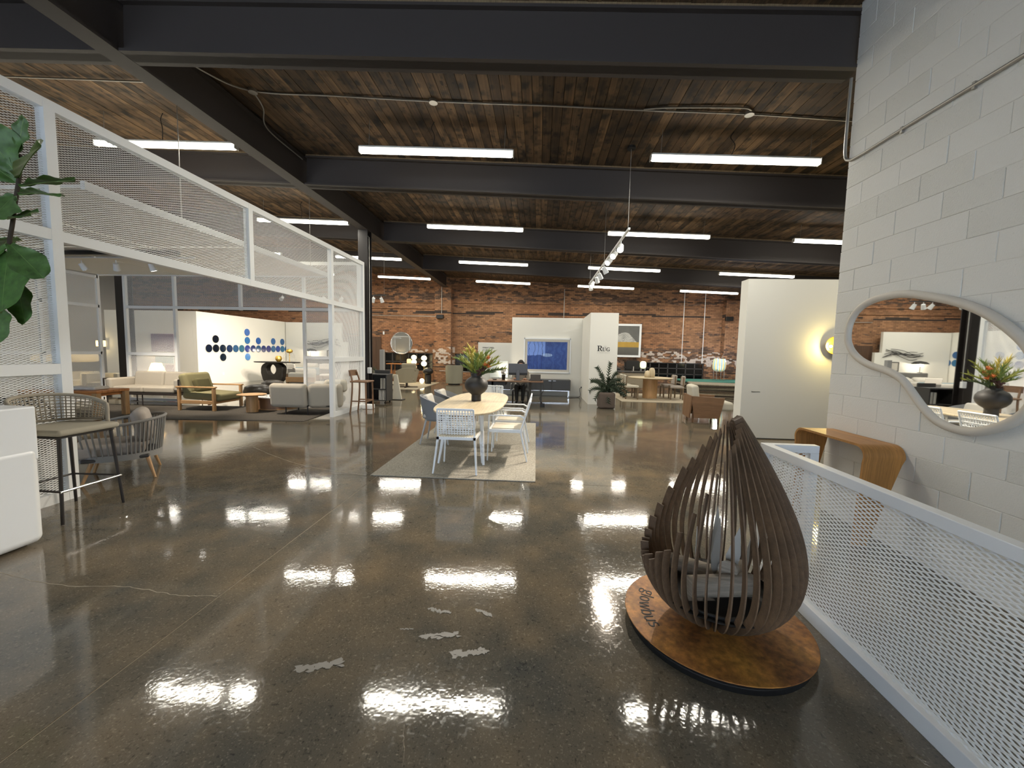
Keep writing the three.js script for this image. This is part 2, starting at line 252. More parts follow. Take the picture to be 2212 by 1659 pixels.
struct('wall_far_right', bx(0.2, 6.4, 26.5, 12.1, 3, -7.05), M.dry, 'white side wall beyond the showroom partition', 'wall');
struct('wall_left', bx(0.2, 7, 26.5, -22.1, 3.2, -7.05), M.dry, 'white far left side wall', 'wall');
// shop front behind the camera, with window openings
{
  const w = sgroup('wall_front', 'shop front wall with tall window openings', 'wall'), z = 6.0;
  const cols = [-22, -17.2, -13.2, -9.4, -5.4, -4.6, -0.6, 0.2, 2.7, 12];
  part(w, 'pier', [bx(12.6, 6.6, 0.25, -15.7, 3.2, z), bx(0.8, 6.6, 0.25, -5, 3.2, z), bx(0.8, 6.6, 0.25, -0.2, 3.2, z), bx(9.3, 6.6, 0.25, 7.35, 3.2, z)], M.dry);
  part(w, 'sill_and_head', [bx(34, 0.3, 0.25, -5, 0.15, z), bx(34, 2.9, 0.25, -5, 4.85, z)], M.dry);
  const gl = new THREE.MeshPhysicalMaterial({ color: 0xffffff, roughness: 0, transmission: 1, thickness: 0 });
  [[-9.4, -5.4], [-4.6, -0.6], [0.2, 2.7]].forEach(([a, b], i) => {
    const o = sgroup('window_' + (i + 1), 'tall shop front window behind the camera', 'window'), m = (a + b) / 2, ww = b - a;
    part(o, 'pane', bx(ww, 3.1, 0.006, m, 1.85, z), gl); part(o, 'frame', [bx(ww, 0.06, 0.09, m, 0.33, z), bx(ww, 0.06, 0.09, m, 3.37, z), bx(0.06, 3.1, 0.09, a + 0.03, 1.85, z), bx(0.06, 3.1, 0.09, b - 0.03, 1.85, z), bx(0.05, 3.1, 0.09, m, 1.85, z)], M.darkGrey);
  });
}
// back wall: old brick (each brick is only a few pixels at this distance)
{
  const pw = 34, ph = 5.6, W = 2048, H = 512, NB = 168, NR = 74;
  const col = (u, v) => {
    const row = Math.floor(v * NR), off = row % 2 ? 0.5 : 0, bxn = Math.floor(u * NB + off), h1 = hash(bxn, row, 71), h2 = hash(bxn, row, 72), X = u * pw - 22, Y = v * ph;
    const cl = vn(u * 130, v * 70, 130, 70, 73), cl2 = vn(u * 34, v * 60, 34, 60, 75), band = vn(3.3, v * 26, 99, 26, 77), grim = vn(u * 9, v * 5, 9, 5, 79);
    let c = [146, 104, 74]; const t = 0.86 + h2 * 0.26; c = c.map((q, i) => q * t * [1, 0.97 + 0.1 * grim, 0.95 + 0.16 * grim][i]);
    const dark = cl * 0.5 + cl2 * 0.45 + band * 0.35 + h1 * 0.32; if (dark > 1.04 || (Y > 4.1 && dark > 0.9) || (X > 2 && Y < 1.9 && dark > 0.78)) c = [74 + h2 * 44, 58 + h2 * 34, 47 + h2 * 28];
    if (vn(v * 37, 1.5, 37, 99, 81) > 0.8 && vn(u * 40, row, 40, 99, 82) > 0.45) c = [58, 48, 42];
    const wl = vn(u * 260, v * 74, 260, 74, 83) * 0.6 + vn(u * 60, v * 22, 60, 22, 85) * 0.5; if (Y < 1.75 && Y > 0.9 && ((X > -5.3 && X < -4.3) || X > 5 || (X < -5 && Y > 1.45 && Y < 1.62)) && wl > 0.66) c = [196, 182, 170];
    const fv = v * NR - row; if (fv < 0.16) c = c.map((q) => q * 0.72); const fu = u * NB + off - bxn; if (fu < 0.06) c = c.map((q) => q * 0.78);
    return c;
  };
  const tB = tex(W, H, 1, 1, col), tH = tex(W, H, 1, 1, (u, v) => { const row = Math.floor(v * NR), off = row % 2 ? 0.5 : 0, fv = v * NR - row, fu = u * NB + off - Math.floor(u * NB + off), h = hash(Math.floor(u * NB + off), row, 72); return grey(fv < 0.16 || fu < 0.06 ? 70 : 150 + h * 80); }, false);
  M.brick = new THREE.MeshStandardMaterial({ map: tB, bumpMap: tH, bumpScale: 0.012, roughness: 0.9 });
  const brickUV = (m) => { const g = m.geometry, P = g.attributes.position, uv = g.attributes.uv; for (let i = 0; i < P.count; i++) uv.setXY(i, (P.getX(i) + (Math.abs(g.attributes.normal.getX(i)) > 0.5 ? P.getZ(i) : 0) + 22) / pw, P.getY(i) / ph); };
  const w = sgroup('wall_back', 'old orange brown brick wall with dark courses', 'wall'); const ZB = BW;
  // openings for the low steel windows are left in the brickwork
  const wins = [[-8.0, -5.45, 0.5, 1.42], [-4.3, -2.3, 0.5, 1.42], [4.2, 8.05, 0.36, 1.2]], gs = [];
  let x = -22; for (const [a, b, y0, y1] of wins) { gs.push(bx(a - x, 5.6, 0.3, (a + x) / 2, 2.8, ZB - 0.15), bx(b - a, y0, 0.3, (a + b) / 2, y0 / 2, ZB - 0.15), bx(b - a, 5.6 - y1, 0.3, (a + b) / 2, (5.6 + y1) / 2, ZB - 0.15)); x = b; }
  gs.push(bx(12 - x, 5.6, 0.3, (12 + x) / 2, 2.8, ZB - 0.15)); brickUV(part(w, 'brickwork', gs, M.brick));
  brickUV(part(w, 'pilaster', bx(0.82, 4.72, 0.36, -4.85, 2.36, ZB + 0.18), M.brick)); brickUV(part(w, 'pilaster', bx(0.85, 4.2, 0.36, 9.2, 2.1, ZB + 0.18), M.brick));
  brickUV(part(w, 'string_course', bx(34, 0.12, 0.07, -5, 4.02, ZB + 0.035), M.brick)); brickUV(part(w, 'string_course', bx(16.8, 0.12, 0.07, -13.7, 3.72, ZB + 0.035), M.brick));
  struct('wall_behind', bx(34.4, 6.6, 0.12, -5, 3.1, ZB - 0.5), M.roof, 'dark wall backing the brickwork', 'wall');
  const glass = std(0x0d0d0f, 0.12), bar_ = std(0x3d3a37, 0.5);
  wins.forEach(([a, b, y0, y1], i) => {
    const o = sgroup('window_' + (i + 4), 'low dark steel sash window in the brick wall', 'window'), n = Math.round((b - a) / 0.43), pwid = (b - a) / n, rows = i === 2 ? 3 : 2, rh = (y1 - y0) / rows;
    for (let c = 0; c < n; c++) for (let r = 0; r < rows; r++) part(o, 'pane', bx(pwid - 0.07, rh - 0.05, 0.02, a + (c + 0.5) * pwid, y0 + (r + 0.5) * rh, ZB - 0.1), glass);
    const f = []; for (let c = 0; c <= n; c++) f.push(bx(0.05, y1 - y0, 0.05, a + c * pwid + (c ? (c === n ? -0.025 : 0) : 0.025), (y0 + y1) / 2, ZB - 0.08)); for (let r = 0; r <= rows; r++) f.push(bx(b - a, 0.04, 0.05, (a + b) / 2, y0 + r * rh + (r ? (r === rows ? -0.02 : 0) : 0.02), ZB - 0.08)); part(o, 'frame', f, bar_);
  });
  // plank door beside the column
  const d = sgroup('door_1', 'tall dark brown plank door in the brick wall', 'door'); for (let k = 0; k < 7; k++) part(d, 'plank', bx(0.245, 2.2, 0.05, -9.9 + k * 0.252 + 0.126, 1.1, ZB + 0.03), M.doorWood ??= new THREE.MeshStandardMaterial({ map: T.woodV, color: 0x5c4330, roughness: 0.7 }));
}
// ---------- linear lamps ----------
function lamp(x, z, label) {
  const y = 4.645 - 0.0375 * (x + 1.7), o = thing('linear_lamp', label, 'ceiling lamp', [x, y, z], 0, 'suspended linear lamps'); o.rotation.z = -0.0375;
  part(o, 'housing', rb(2.44, 0.03, 0.09, 0.01, 0, 0.058, 0), M.lampBody); part(o, 'diffuser', rb(2.44, 0.075, 0.085, 0.03, 0, 0.004, 0), M.lampGlow, 'glowing white diffuser');
  for (const s of [-1.225, 1.225]) part(o, 'end_cap', bx(0.012, 0.09, 0.095, s, 0.015, 0), M.lampBody);
  const up = yb(x) + CEIL - y; part(o, 'wire', rod([-1.08, 0.07, 0], [-1.08, up + 0.01, 0], 0.003, 0.003, 5), M.wire); part(o, 'wire', rod([1.08, 0.07, 0], [1.08, up - 0.02, 0], 0.003, 0.003, 5), M.wire);
  part(o, 'power_cord', tube([[-0.05, 0.07, 0], [-0.02, up * 0.5, 0.03], [-0.08, up * 0.8, 0], [-0.04, up, 0]], 0.006, 14, 5), M.cable);
  const l = new THREE.RectAreaLight(LAMP_COLOR, LAMP_NITS, 2.4, 0.085); l.position.set(0, -0.04, 0); l.rotation.x = -Math.PI / 2; l.name = 'lamp_light'; o.add(l); return o;
}
const colX = [-6.22, -1.71, 2.83, 7.24], rowZ = [-6.42, -10.25, -14.25, -18.05];
const cw = ['left of the girder', 'just right of the girder', 'beside the track lights', 'far right beyond the white wall'], rw = ['nearest row', 'second row', 'third row', 'row nearest the brick wall'];
for (let j = 0; j < 4; j++) for (let i = 0; i < 4; i++) lamp(colX[i], rowZ[j], `long glowing linear lamp, ${rw[j]}, ${cw[i]}`);
lamp(-10.73, -6.42, 'long glowing linear lamp above the canopy on the far left, nearest row'); lamp(-10.73, -14.25, 'long glowing linear lamp on the far left above the white display wall'); lamp(-10.73, -18.05, 'long glowing linear lamp on the far left nearest the brick wall');
lamp(-15.2, -10.25, 'long glowing linear lamp out at the far left side wall, second row'); lamp(-15.2, -14.25, 'long glowing linear lamp out at the far left side wall, third row');
// ---------- expanded metal screens ----------
const P_ = 0.0108, HALF = 0.026;
const tileG = (() => { const n = 6, L = 2 * HALF, tri = (u) => { const s = Math.sin(u * 6.2832); return Math.asin(0.96 * s) / Math.asin(0.96); }, f = (u) => [u * L, tri(u) * P_ * 0.5, tri(u) * 0.0012], w = 0.0031, t = 0.0011; const pos = [], idx = []; for (let i = 0; i <= n; i++) { const p = f(i / n); for (const [a, b] of [[w, -0.0022], [0.0006, t], [-w, 0.0022], [-0.0006, -t]]) pos.push(p[0], p[1] + a, p[2] + b); } for (let i = 0; i < n; i++) for (let k = 0; k < 4; k++) { const a = i * 4 + k, b = i * 4 + (k + 1) % 4; idx.push(a, b, b + 4, a, b + 4, a + 4); } const g = new THREE.BufferGeometry(); g.setAttribute('position', new THREE.Float32BufferAttribute(pos, 3)); g.setIndex(idx); return finish(toCreasedNormals(g.toNonIndexed(), 0.6)); })();
function meshPanel(parent, w, h, x, y, z, ry) {      // lower left corner, w along local x
  const nx = Math.max(1, Math.round(w / (2 * HALF) - 0.5)), s = w / (nx + 0.5) / (2 * HALF), ny = Math.floor(h / P_), m = new THREE.InstancedMesh(tileG, M.meshWhite, nx * ny), q = new THREE.Matrix4(); let k = 0;
  for (let j = 0; j < ny; j++) for (let i = 0; i < nx; i++) { q.makeScale(s, 1, 1); q.setPosition((i + (j % 2 ? 0.5 : 0)) * 2 * HALF * s, (j + 0.5) * h / ny, 0); m.setMatrixAt(k++, q); }
  m.name = 'expanded_mesh'; m.userData.kind = 'stuff'; m.position.set(x, y, z); m.rotation.y = ry; sh(m); parent.add(m); return m;
}
const FX = -4.66, FT = 0.09, TOP = 3.8;
const post = (p, x, z, h, y0 = 0, t = FT) => part(p, 'post', bx(t, h - y0, t, x, (h + y0) / 2, z), M.white);
{
  const o = thing('mesh_screen', 'tall white expanded metal screen with a wide opening on the lounge side', 'screen');
  for (const [z, y0] of [[-1.6, 0], [-3.59, 0], [-6.19, 2.52], [-8.68, 0], [-10.25, 0]]) post(o, FX, z, TOP, y0);
  const rail = (y, z0, z1, t = 0.1) => part(o, 'rail', bx(FT * 0.96, t, Math.abs(z1 - z0), FX, y, (z0 + z1) / 2), M.white);
  rail(TOP - 0.04, -0.6, -10.29, 0.09); rail(2.57, -0.6, -10.25); rail(1.3, -0.6, -3.59); rail(0.05, -0.6, -3.59); rail(1.3, -8.68, -10.25); rail(0.05, -8.68, -10.25);
  for (const [z0, z1] of [[-1.6, -3.59], [-3.59, -6.19], [-6.19, -8.68], [-8.68, -10.25]]) meshPanel(o, z0 - z1 - 0.02, TOP - 2.62, FX, 2.62, z0 - 0.01, Math.PI / 2);
  for (const [z0, z1] of [[-1.6, -3.59], [-8.68, -10.25]]) { meshPanel(o, z0 - z1 - 0.02, 1.2, FX, 1.33, z0 - 0.01, Math.PI / 2); meshPanel(o, z0 - z1 - 0.02, 1.18, FX, 0.08, z0 - 0.01, Math.PI / 2); }
  const b = thing('mesh_screen', 'white expanded metal screen across the back of the lounge', 'screen'), BZ = -10.25, t2 = 0.07;
  for (const [x, y0] of [[-11.3, 0], [-9.87, 0], [-8.0, 2.52], [-6.24, 0], [-4.75, 2.52]]) post(b, x, BZ, TOP, y0, t2);
  const rx_ = (y, x0, x1, t = 0.075) => part(b, 'rail', bx(Math.abs(x1 - x0), t, t2 * 0.96, (x0 + x1) / 2, y, BZ), M.white);
  rx_(TOP - 0.04, -11.33, -4.71); rx_(2.57, -11.33, -4.71); rx_(1.3, -11.3, -9.87); rx_(0.05, -11.3, -9.87); rx_(1.3, -6.24, -4.75); rx_(0.05, -6.24, -4.75);
  for (const [x0, x1] of [[-11.3, -9.87], [-9.87, -8.0], [-8.0, -6.24], [-6.24, -4.75]]) meshPanel(b, x1 - x0, TOP - 2.62, x0, 2.62, BZ, 0);
  for (const [x0, x1] of [[-11.3, -9.87], [-6.24, -4.75]]) { meshPanel(b, x1 - x0, 1.2, x0, 1.33, BZ, 0); meshPanel(b, x1 - x0, 1.18, x0, 0.08, BZ, 0); }
  const l = thing('mesh_screen', 'white expanded metal screen closing the far left side of the lounge', 'screen'), LX = -12.05;
  for (const z of [-10.2, -8.9, -7.5]) post(l, LX, z, 3.4, 0, t2); for (const y of [3.36, 2.57, 1.3, 0.05]) part(l, 'rail', bx(t2, 0.075, 4.2, LX, y, -8.1), M.white);
  for (const [z0, z1] of [[-7.5, -8.9], [-8.9, -10.2]]) for (const [y0, y1] of [[0.08, 1.27], [1.33, 2.54], [2.6, 3.33]]) meshPanel(l, z0 - z1, y1 - y0, LX, y0, z1, -Math.PI / 2);
  // canopy over the lounge with track spots
  const c = thing('lounge_canopy', 'flat white canopy panel hung over the lounge', 'canopy');
  for (const [x0, x1] of [[-11.98, -9.6], [-9.56, -7.55], [-7.51, -5.55]]) for (const [z0, z1] of [[-4.6, -7.3], [-7.34, -10.15]]) part(c, 'panel', rb(x1 - x0, 0.05, z0 - z1, 0.01, (x0 + x1) / 2, 3.44, (z0 + z1) / 2), M.dry);
  part(c, 'edge_rail', [bx(0.06, 0.1, 5.6, -5.52, 3.44, -7.38), bx(6.4, 0.1, 0.06, -8.76, 3.44, -10.17)], M.white);
  part(c, 'hanger', [rod([-5.6, 3.46, -6], [-5.6, yb(-5.6) + CEIL, -6], 0.006), rod([-9.5, 3.46, -6], [-9.5, yb(-9.5) + CEIL, -6], 0.006), rod([-5.6, 3.46, -9.5], [-5.6, yb(-5.6) + CEIL, -9.5], 0.006)], M.conduit);
}
// track heads
function spotHead(parent, x, y, z, dir, on, mat = M.white) {
  const d = V3(...dir).normalize(), e = [x + d.x * 0.12, y - 0.1 + d.y * 0.12, z + d.z * 0.12], s = [x - d.x * 0.03, y - 0.1 - d.y * 0.03, z - d.z * 0.03];
  const h = part(parent, 'spot_head', [rod([x, y, z], [x, y - 0.1, z], 0.008, 0.008, 6), rod(s, e, 0.045, 0.062, 16)], mat);
  part(h, 'lens', rod([e[0] - d.x * 0.004, e[1] - d.y * 0.004, e[2] - d.z * 0.004], [e[0] + d.x * 0.004, e[1] + d.y * 0.004, e[2] + d.z * 0.004], 0.05, 0.05, 16), on ? M.spotGlow : M.chrome);
  if (on) { const L = new THREE.SpotLight(0xfff0dc, on, 0, 0.5, 0.6, 2); L.position.set(e[0] + d.x * 0.012, e[1] + d.y * 0.012, e[2] + d.z * 0.012); L.target.position.set(e[0] + d.x, e[1] + d.y, e[2] + d.z); L.castShadow = true; L.shadow.radius = 2; L.name = 'spot_light'; parent.add(L, L.target); }
  return h;
}
{
  const o = thing('track_light', 'white suspended track with a row of small round spotlights', 'track light'), TX = 1.42, ty = 3.62;
  part(o, 'track', bx(0.035, 0.035, 5.3, TX, ty, -9.5), M.white); part(o, 'hanger', [rod([TX, ty, -6.95], [TX, yb(TX) + CEIL, -6.95], 0.004, 0.004, 6), rod([TX, ty, -9.4], [TX, yb(TX) + CEIL, -9.4], 0.004, 0.004, 6), rod([TX, ty, -12.0], [TX, yb(TX) + CEIL, -12.0], 0.004, 0.004, 6)], M.wire);
  part(o, 'junction_box', cy(0.07, 0.07, 0.04, TX, yb(TX) + CEIL - 0.02, -6.95), M.black);
  [[-7.5, [-0.25, -0.75, 0.75], 34], [-8.05, [-0.5, -0.6, 0.7], 34], [-8.6, [-0.6, -0.6, 0.6], 30], [-9.4, [0.5, -0.8, -0.2], 0], [-10.1, [0.4, -0.8, -0.4], 0], [-10.6, [0.3, -0.8, -0.5], 0], [-11.3, [-0.3, -0.8, 0.5], 26], [-11.8, [0.1, -0.9, 0.3], 0]].forEach(([z, d, on]) => spotHead(o, TX, ty - 0.02, z, d, on));
  const b = thing('track_light', 'black track with small round spotlights hung beside the steel column', 'track light');
  part(b, 'track', bx(4.4, 0.035, 0.035, -7.15, 3.28, -12.6), M.black); part(b, 'hanger', [rod([-5.0, 3.28, -12.6], [-5.0, yb(-5) + CEIL, -12.6], 0.003, 0.003, 6), rod([-9.2, 3.28, -12.6], [-9.2, yb(-9.2) + CEIL, -12.6], 0.003, 0.003, 6)], M.wire);
  [[-5.1, [0.2, -0.9, -0.4], 0], [-5.35, [-0.4, -0.8, -0.3], 0], [-5.6, [0.3, -0.8, -0.5], 0], [-6.4, [-0.7, -0.6, -0.5], 60], [-7.0, [-0.5, -0.8, -0.4], 0], [-7.6, [-0.85, -0.45, -0.4], 60], [-8.4, [-0.85, -0.4, -0.6], 60]].forEach(([x, d, on]) => spotHead(b, x, 3.27, -12.6, d, on));
  const c = thing('track_light', 'black ceiling track with spotlights under the lounge canopy', 'track light');
  part(c, 'track', [bx(4.2, 0.07, 0.1, -9.3, 3.37, -7.6)], M.black); [[-9.9, [0.3, -0.8, -0.4], 0], [-9.1, [-0.35, -0.85, -0.45], 42], [-8.3, [0.1, -0.85, -0.35], 42], [-7.5, [0.5, -0.8, -0.3], 42]].forEach(([x, d, on]) => spotHead(c, x, 3.34, -8.1, d, on)); part(c, 'arm', bx(4.0, 0.03, 0.03, -9.3, 3.395, -8.1), M.white);
}
// ---------- guard rail on the right ----------
{
  const o = thing('guard_rail', 'low white guard rail with expanded metal infill by the block wall', 'railing'), gx = 1.655, t = 0.06;
  part(o, 'top_rail', rb(t, 0.055, 3.1, 0.004, gx, 0.905, -1.43), M.white); part(o, 'bottom_rail', rb(t, 0.085, 3.1, 0.004, gx, 0.0425, -1.43), M.white);
  for (const [px, pz] of [[gx, -2.951], [gx, 0.1], [1.9705, -2.951]]) part(o, 'post', rb(t - 0.001, 0.792, t - 0.001, 0.003, px, 0.481, pz), M.white);
  part(o, 'top_rail', rb(0.315, 0.055, t, 0.004, 1.843, 0.905, -2.951), M.white); part(o, 'bottom_rail', rb(0.315, 0.085, t, 0.004, 1.843, 0.0425, -2.951), M.white);
  meshPanel(o, 3.03, 0.8, gx, 0.085, -2.94, -Math.PI / 2).position.x = gx; meshPanel(o, 0.3, 0.8, 1.66, 0.085, -2.95, 0);
}
// ---------- free-standing white display walls ----------
{
  const a = thing('display_wall', 'grey white partition wall carrying the brass wall lamp', 'partition'); part(a, 'panel', bx(4.2, 3.0, 0.27, 5.94, 1.5, -7.935), M.dry); part(a, 'base_strip', bx(4.2, 0.02, 0.29, 5.94, 0.01, -7.935), M.darkGrey);
  const b = thing('display_wall', 'stepped white wall behind the desk with the blue framed print', 'partition'); part(b, 'tall_panel', bx(2.7, 2.82, 0.14, 0.33, 1.41, -14.67), M.dry); part(b, 'low_panel', bx(1.24, 1.89, 0.14, -1.64, 0.945, -14.67), M.dry);
  const c = thing('display_wall', 'white pillar wall with dark lettering beside the potted plant', 'partition'); part(c, 'front_panel', bx(0.84, 2.8, 0.14, 1.945, 1.4, -12.42), M.dry); part(c, 'side_panel', bx(0.12, 2.8, 2.1, 1.585, 1.4, -13.54), M.dry);
  const d = thing('display_wall', 'long white wall hung with blue discs', 'partition'); part(d, 'disc_panel', bx(0.16, 2.86, 5.6, -13.13, 1.43, -17.22), M.dry); part(d, 'end_panel', bx(3.6, 2.86, 0.14, -15.015, 1.43, -14.49), M.dry); part(d, 'outlet_plate', rb(0.01, 0.12, 0.08, 0.004, -13.045, 0.42, -15.63), M.white);
  const e = thing('display_wall', 'white wall with branch sculpture behind the bed', 'partition'); part(e, 'tall_panel', bx(2.95, 2.85, 0.14, -11.53, 1.425, -19.78), M.dry); part(e, 'low_panel', bx(0.3, 1.89, 0.14, -9.9, 0.945, -19.78), M.dry);
}
const font = await new FontLoader().loadAsync('fonts/droid/droid_sans_regular.typeface.json'), fontB = await new FontLoader().loadAsync('fonts/droid/droid_sans_bold.typeface.json'), fontS = await new FontLoader().loadAsync('fonts/droid/droid_serif_bold.typeface.json'), fontSr = await new FontLoader().loadAsync('fonts/droid/droid_serif_regular.typeface.json');
const text = (s, size, f = font, d = 0.003) => { const g = new TextGeometry(s, { font: f, size, depth: d, curveSegments: 4, bevelEnabled: false }); g.computeBoundingBox(); return g; };
const PI = Math.PI;
// ---------- slatted steel fire bowl ----------
{
  const o = thing('fire_bowl', 'drop shaped bowl of curved rusty steel slats on a round rust plate', 'fire bowl', [1.035, 0, -2.25]);
  part(o, 'foot_ring', lathe([[0.0, 0], [0.466, 0], [0.466, 0.054], [0, 0.054]], 64), M.soot);
  const base = part(o, 'base_plate', lathe([[0, 0.036], [0.484, 0.036], [0.488, 0.04], [0.488, 0.042], [0.485, 0.044], [0, 0.044]], 96), M.rust, 'round orange rust base plate');
  const word = 'glowbus', cg = []; let ang = 0; const R0 = 0.405;
  for (const ch of word) { const g = text(ch, 0.074, font, 0.0015), w = (g.boundingBox.max.x - g.boundingBox.min.x); const a = ang + w / 2 / R0; g.translate(-(g.boundingBox.max.x + g.boundingBox.min.x) / 2, 0, 0); g.rotateX(-PI / 2); g.translate(0, 0.0441, 0); g.translate(0, 0, 0); g.rotateY(PI); g.translate(0, 0, 0); /* top towards centre */ g.rotateY(PI); g.translate(0, 0, R0); g.rotateY(a); cg.push(g); ang += w / R0 + 0.03; }
  const wm = part(base, 'lettering', cg, M.soot); wm.rotation.y = -PI / 2 - 0.62 ;
  const prof = new THREE.CatmullRomCurve3([[0.1, 0.046], [0.2, 0.085], [0.31, 0.16], [0.385, 0.27], [0.415, 0.4], [0.405, 0.53], [0.365, 0.67], [0.31, 0.8], [0.25, 0.92], [0.19, 1.03], [0.13, 1.13], [0.075, 1.215], [0.05, 1.25]].map((p) => V3(p[0], p[1], 0)));
  const N = 46, S = 44, pts = Array.from({ length: S + 1 }, (_, i) => prof.getPoint(i / S)); 
  for (let k = 0; k < N; k++) {
    const th = (k + 0.35) / N * 2 * PI, c = Math.cos(th), s = Math.sin(th), keep = [];
    for (const p of pts) { const X = p.x * c; if (p.y > 1.1 + 1.67 * X + 0.207 * p.x * s) break; keep.push(p); }
    if (keep.length < 3) continue;
    const pos = [], idx = [], t = 0.0035, dep = 0.046;
    keep.forEach((p, i) => { const a = keep[Math.max(0, i - 1)], b = keep[Math.min(keep.length - 1, i + 1)], tx = b.x - a.x, ty = b.y - a.y, L = Math.hypot(tx, ty), nx = -ty / L, ny = tx / L, w = Math.min(dep, Math.max(0.012, p.x * 0.62)); for (const [r, y, q] of [[p.x, p.y, t], [p.x, p.y, -t], [p.x + nx * w, p.y + ny * w, -t], [p.x + nx * w, p.y + ny * w, t]]) pos.push(r * c - q * s, y, r * s + q * c); });
    for (let i = 0; i < keep.length - 1; i++) for (let q = 0; q < 4; q++) { const a = i * 4 + q, b = i * 4 + (q + 1) % 4; idx.push(a, b, b + 4, a, b + 4, a + 4); } const e = (keep.length - 1) * 4; idx.push(0, 2, 1, 0, 3, 2, e, e + 1, e + 2, e, e + 2, e + 3);
    const g = new THREE.BufferGeometry(); g.setAttribute('position', new THREE.Float32BufferAttribute(pos, 3)); g.setIndex(idx); part(o, 'slat', toCreasedNormals(g.toNonIndexed(), 0.5), M.slat);
  }
  part(o, 'ring', [lathe([[0.3, 0.21], [0.33, 0.21], [0.33, 0.216], [0.3, 0.216], [0.3, 0.21]], 48)], M.soot); part(o, 'fire_pan', lathe([[0, 0.2], [0.3, 0.21], [0.31, 0.23], [0.3, 0.235], [0.28, 0.218], [0, 0.21]], 40), M.soot);
  part(o, 'log', xf(new THREE.CylinderGeometry(0.055, 0.06, 0.36, 18, 6), -0.02, 0.29, 0.1, 0, 0.15, PI / 2), M.driftwood, 'grey weathered log'); part(o, 'log', xf(new THREE.CylinderGeometry(0.05, 0.045, 0.3, 16, 6), 0.12, 0.31, -0.05, 0, 0.9, 1.25), M.driftwood); part(o, 'log', xf(new THREE.CylinderGeometry(0.045, 0.05, 0.32, 16, 6), -0.06, 0.27, -0.1, 0, -0.6, PI / 2), M.driftwood);
  for (const [x, z, h, a, l] of [[-0.02, 0.02, 0.34, 0.3, 0.05], [0.07, 0.0, 0.3, -0.5, 0.14], [-0.1, -0.03, 0.28, 1.0, -0.16], [0.02, -0.06, 0.38, 0.1, -0.02], [0.13, 0.03, 0.22, 0.7, 0.3]]) { const q = shp([[0, 0], [0.03, 0.06], [0.034, h * 0.45], [0.012, h * 0.8], [0, h], [-0.018, h * 0.7], [-0.036, h * 0.35], [-0.026, 0.05]]); part(o, 'flame_cutout', xf(extr(q, 0.003), x, 0.3, z, 0, a, -l), M.conduit, 'pale metal flame'); }
  for (const c of o.children) if (c.name !== 'foot_ring') c.position.y += 0.018;
}
// ---------- bean mirror and bent plywood console on the block wall ----------
{
  const out = [[-4.029, 1.718], [-4.025, 1.884], [-3.945, 2.014], [-3.798, 2.092], [-3.612, 2.117], [-3.421, 2.107], [-3.211, 2.054], [-3.009, 1.986], [-2.828, 1.894], [-2.69, 1.788], [-2.57, 1.66], [-2.5, 1.5], [-2.5, 1.35], [-2.55, 1.228], [-2.637, 1.144], [-2.744, 1.085], [-2.848, 1.052], [-2.972, 1.05], [-3.108, 1.091], [-3.225, 1.178], [-3.333, 1.291], [-3.423, 1.376], [-3.559, 1.433], [-3.703, 1.466], [-3.835, 1.515], [-3.953, 1.599]];
  const o = thing('wall_mirror', 'large bean shaped mirror in a stone grey frame on the block wall', 'mirror'), c = new THREE.CatmullRomCurve3(out.map(([z, y]) => V3(2.9, y, z)), true), P = c.getPoints(160);
  const cen = P.map((p, i) => { const a = P[(i + 159) % 160], b = P[(i + 1) % 160], tz = b.z - a.z, ty = b.y - a.y, L = Math.hypot(tz, ty); return [p.z - ty / L * -0.03, p.y + tz / L * -0.03]; }).slice(0, 160);
  part(o, 'frame', new THREE.TubeGeometry(new THREE.CatmullRomCurve3(cen.filter((_, i) => i % 3 === 0).map(([z, y]) => V3(2.915, y, z)), true), 160, 0.031, 12, true), M.stoneFrame, 'rounded stone grey frame');
  part(o, 'frame_back', xf(extr(shp(cen.map(([z, y]) => [-z, y])), 0.03), 2.915, 0, 0, 0, PI / 2, 0), M.stoneFrame); 
  const g = new THREE.ShapeGeometry(shp(cen.map(([z, y]) => [-z, y]))); part(o, 'glass', xf(g, 2.911, 0, 0, 0, PI / 2, 0), M.mirror);
  o.children[1].geometry.computeBoundingBox();
}
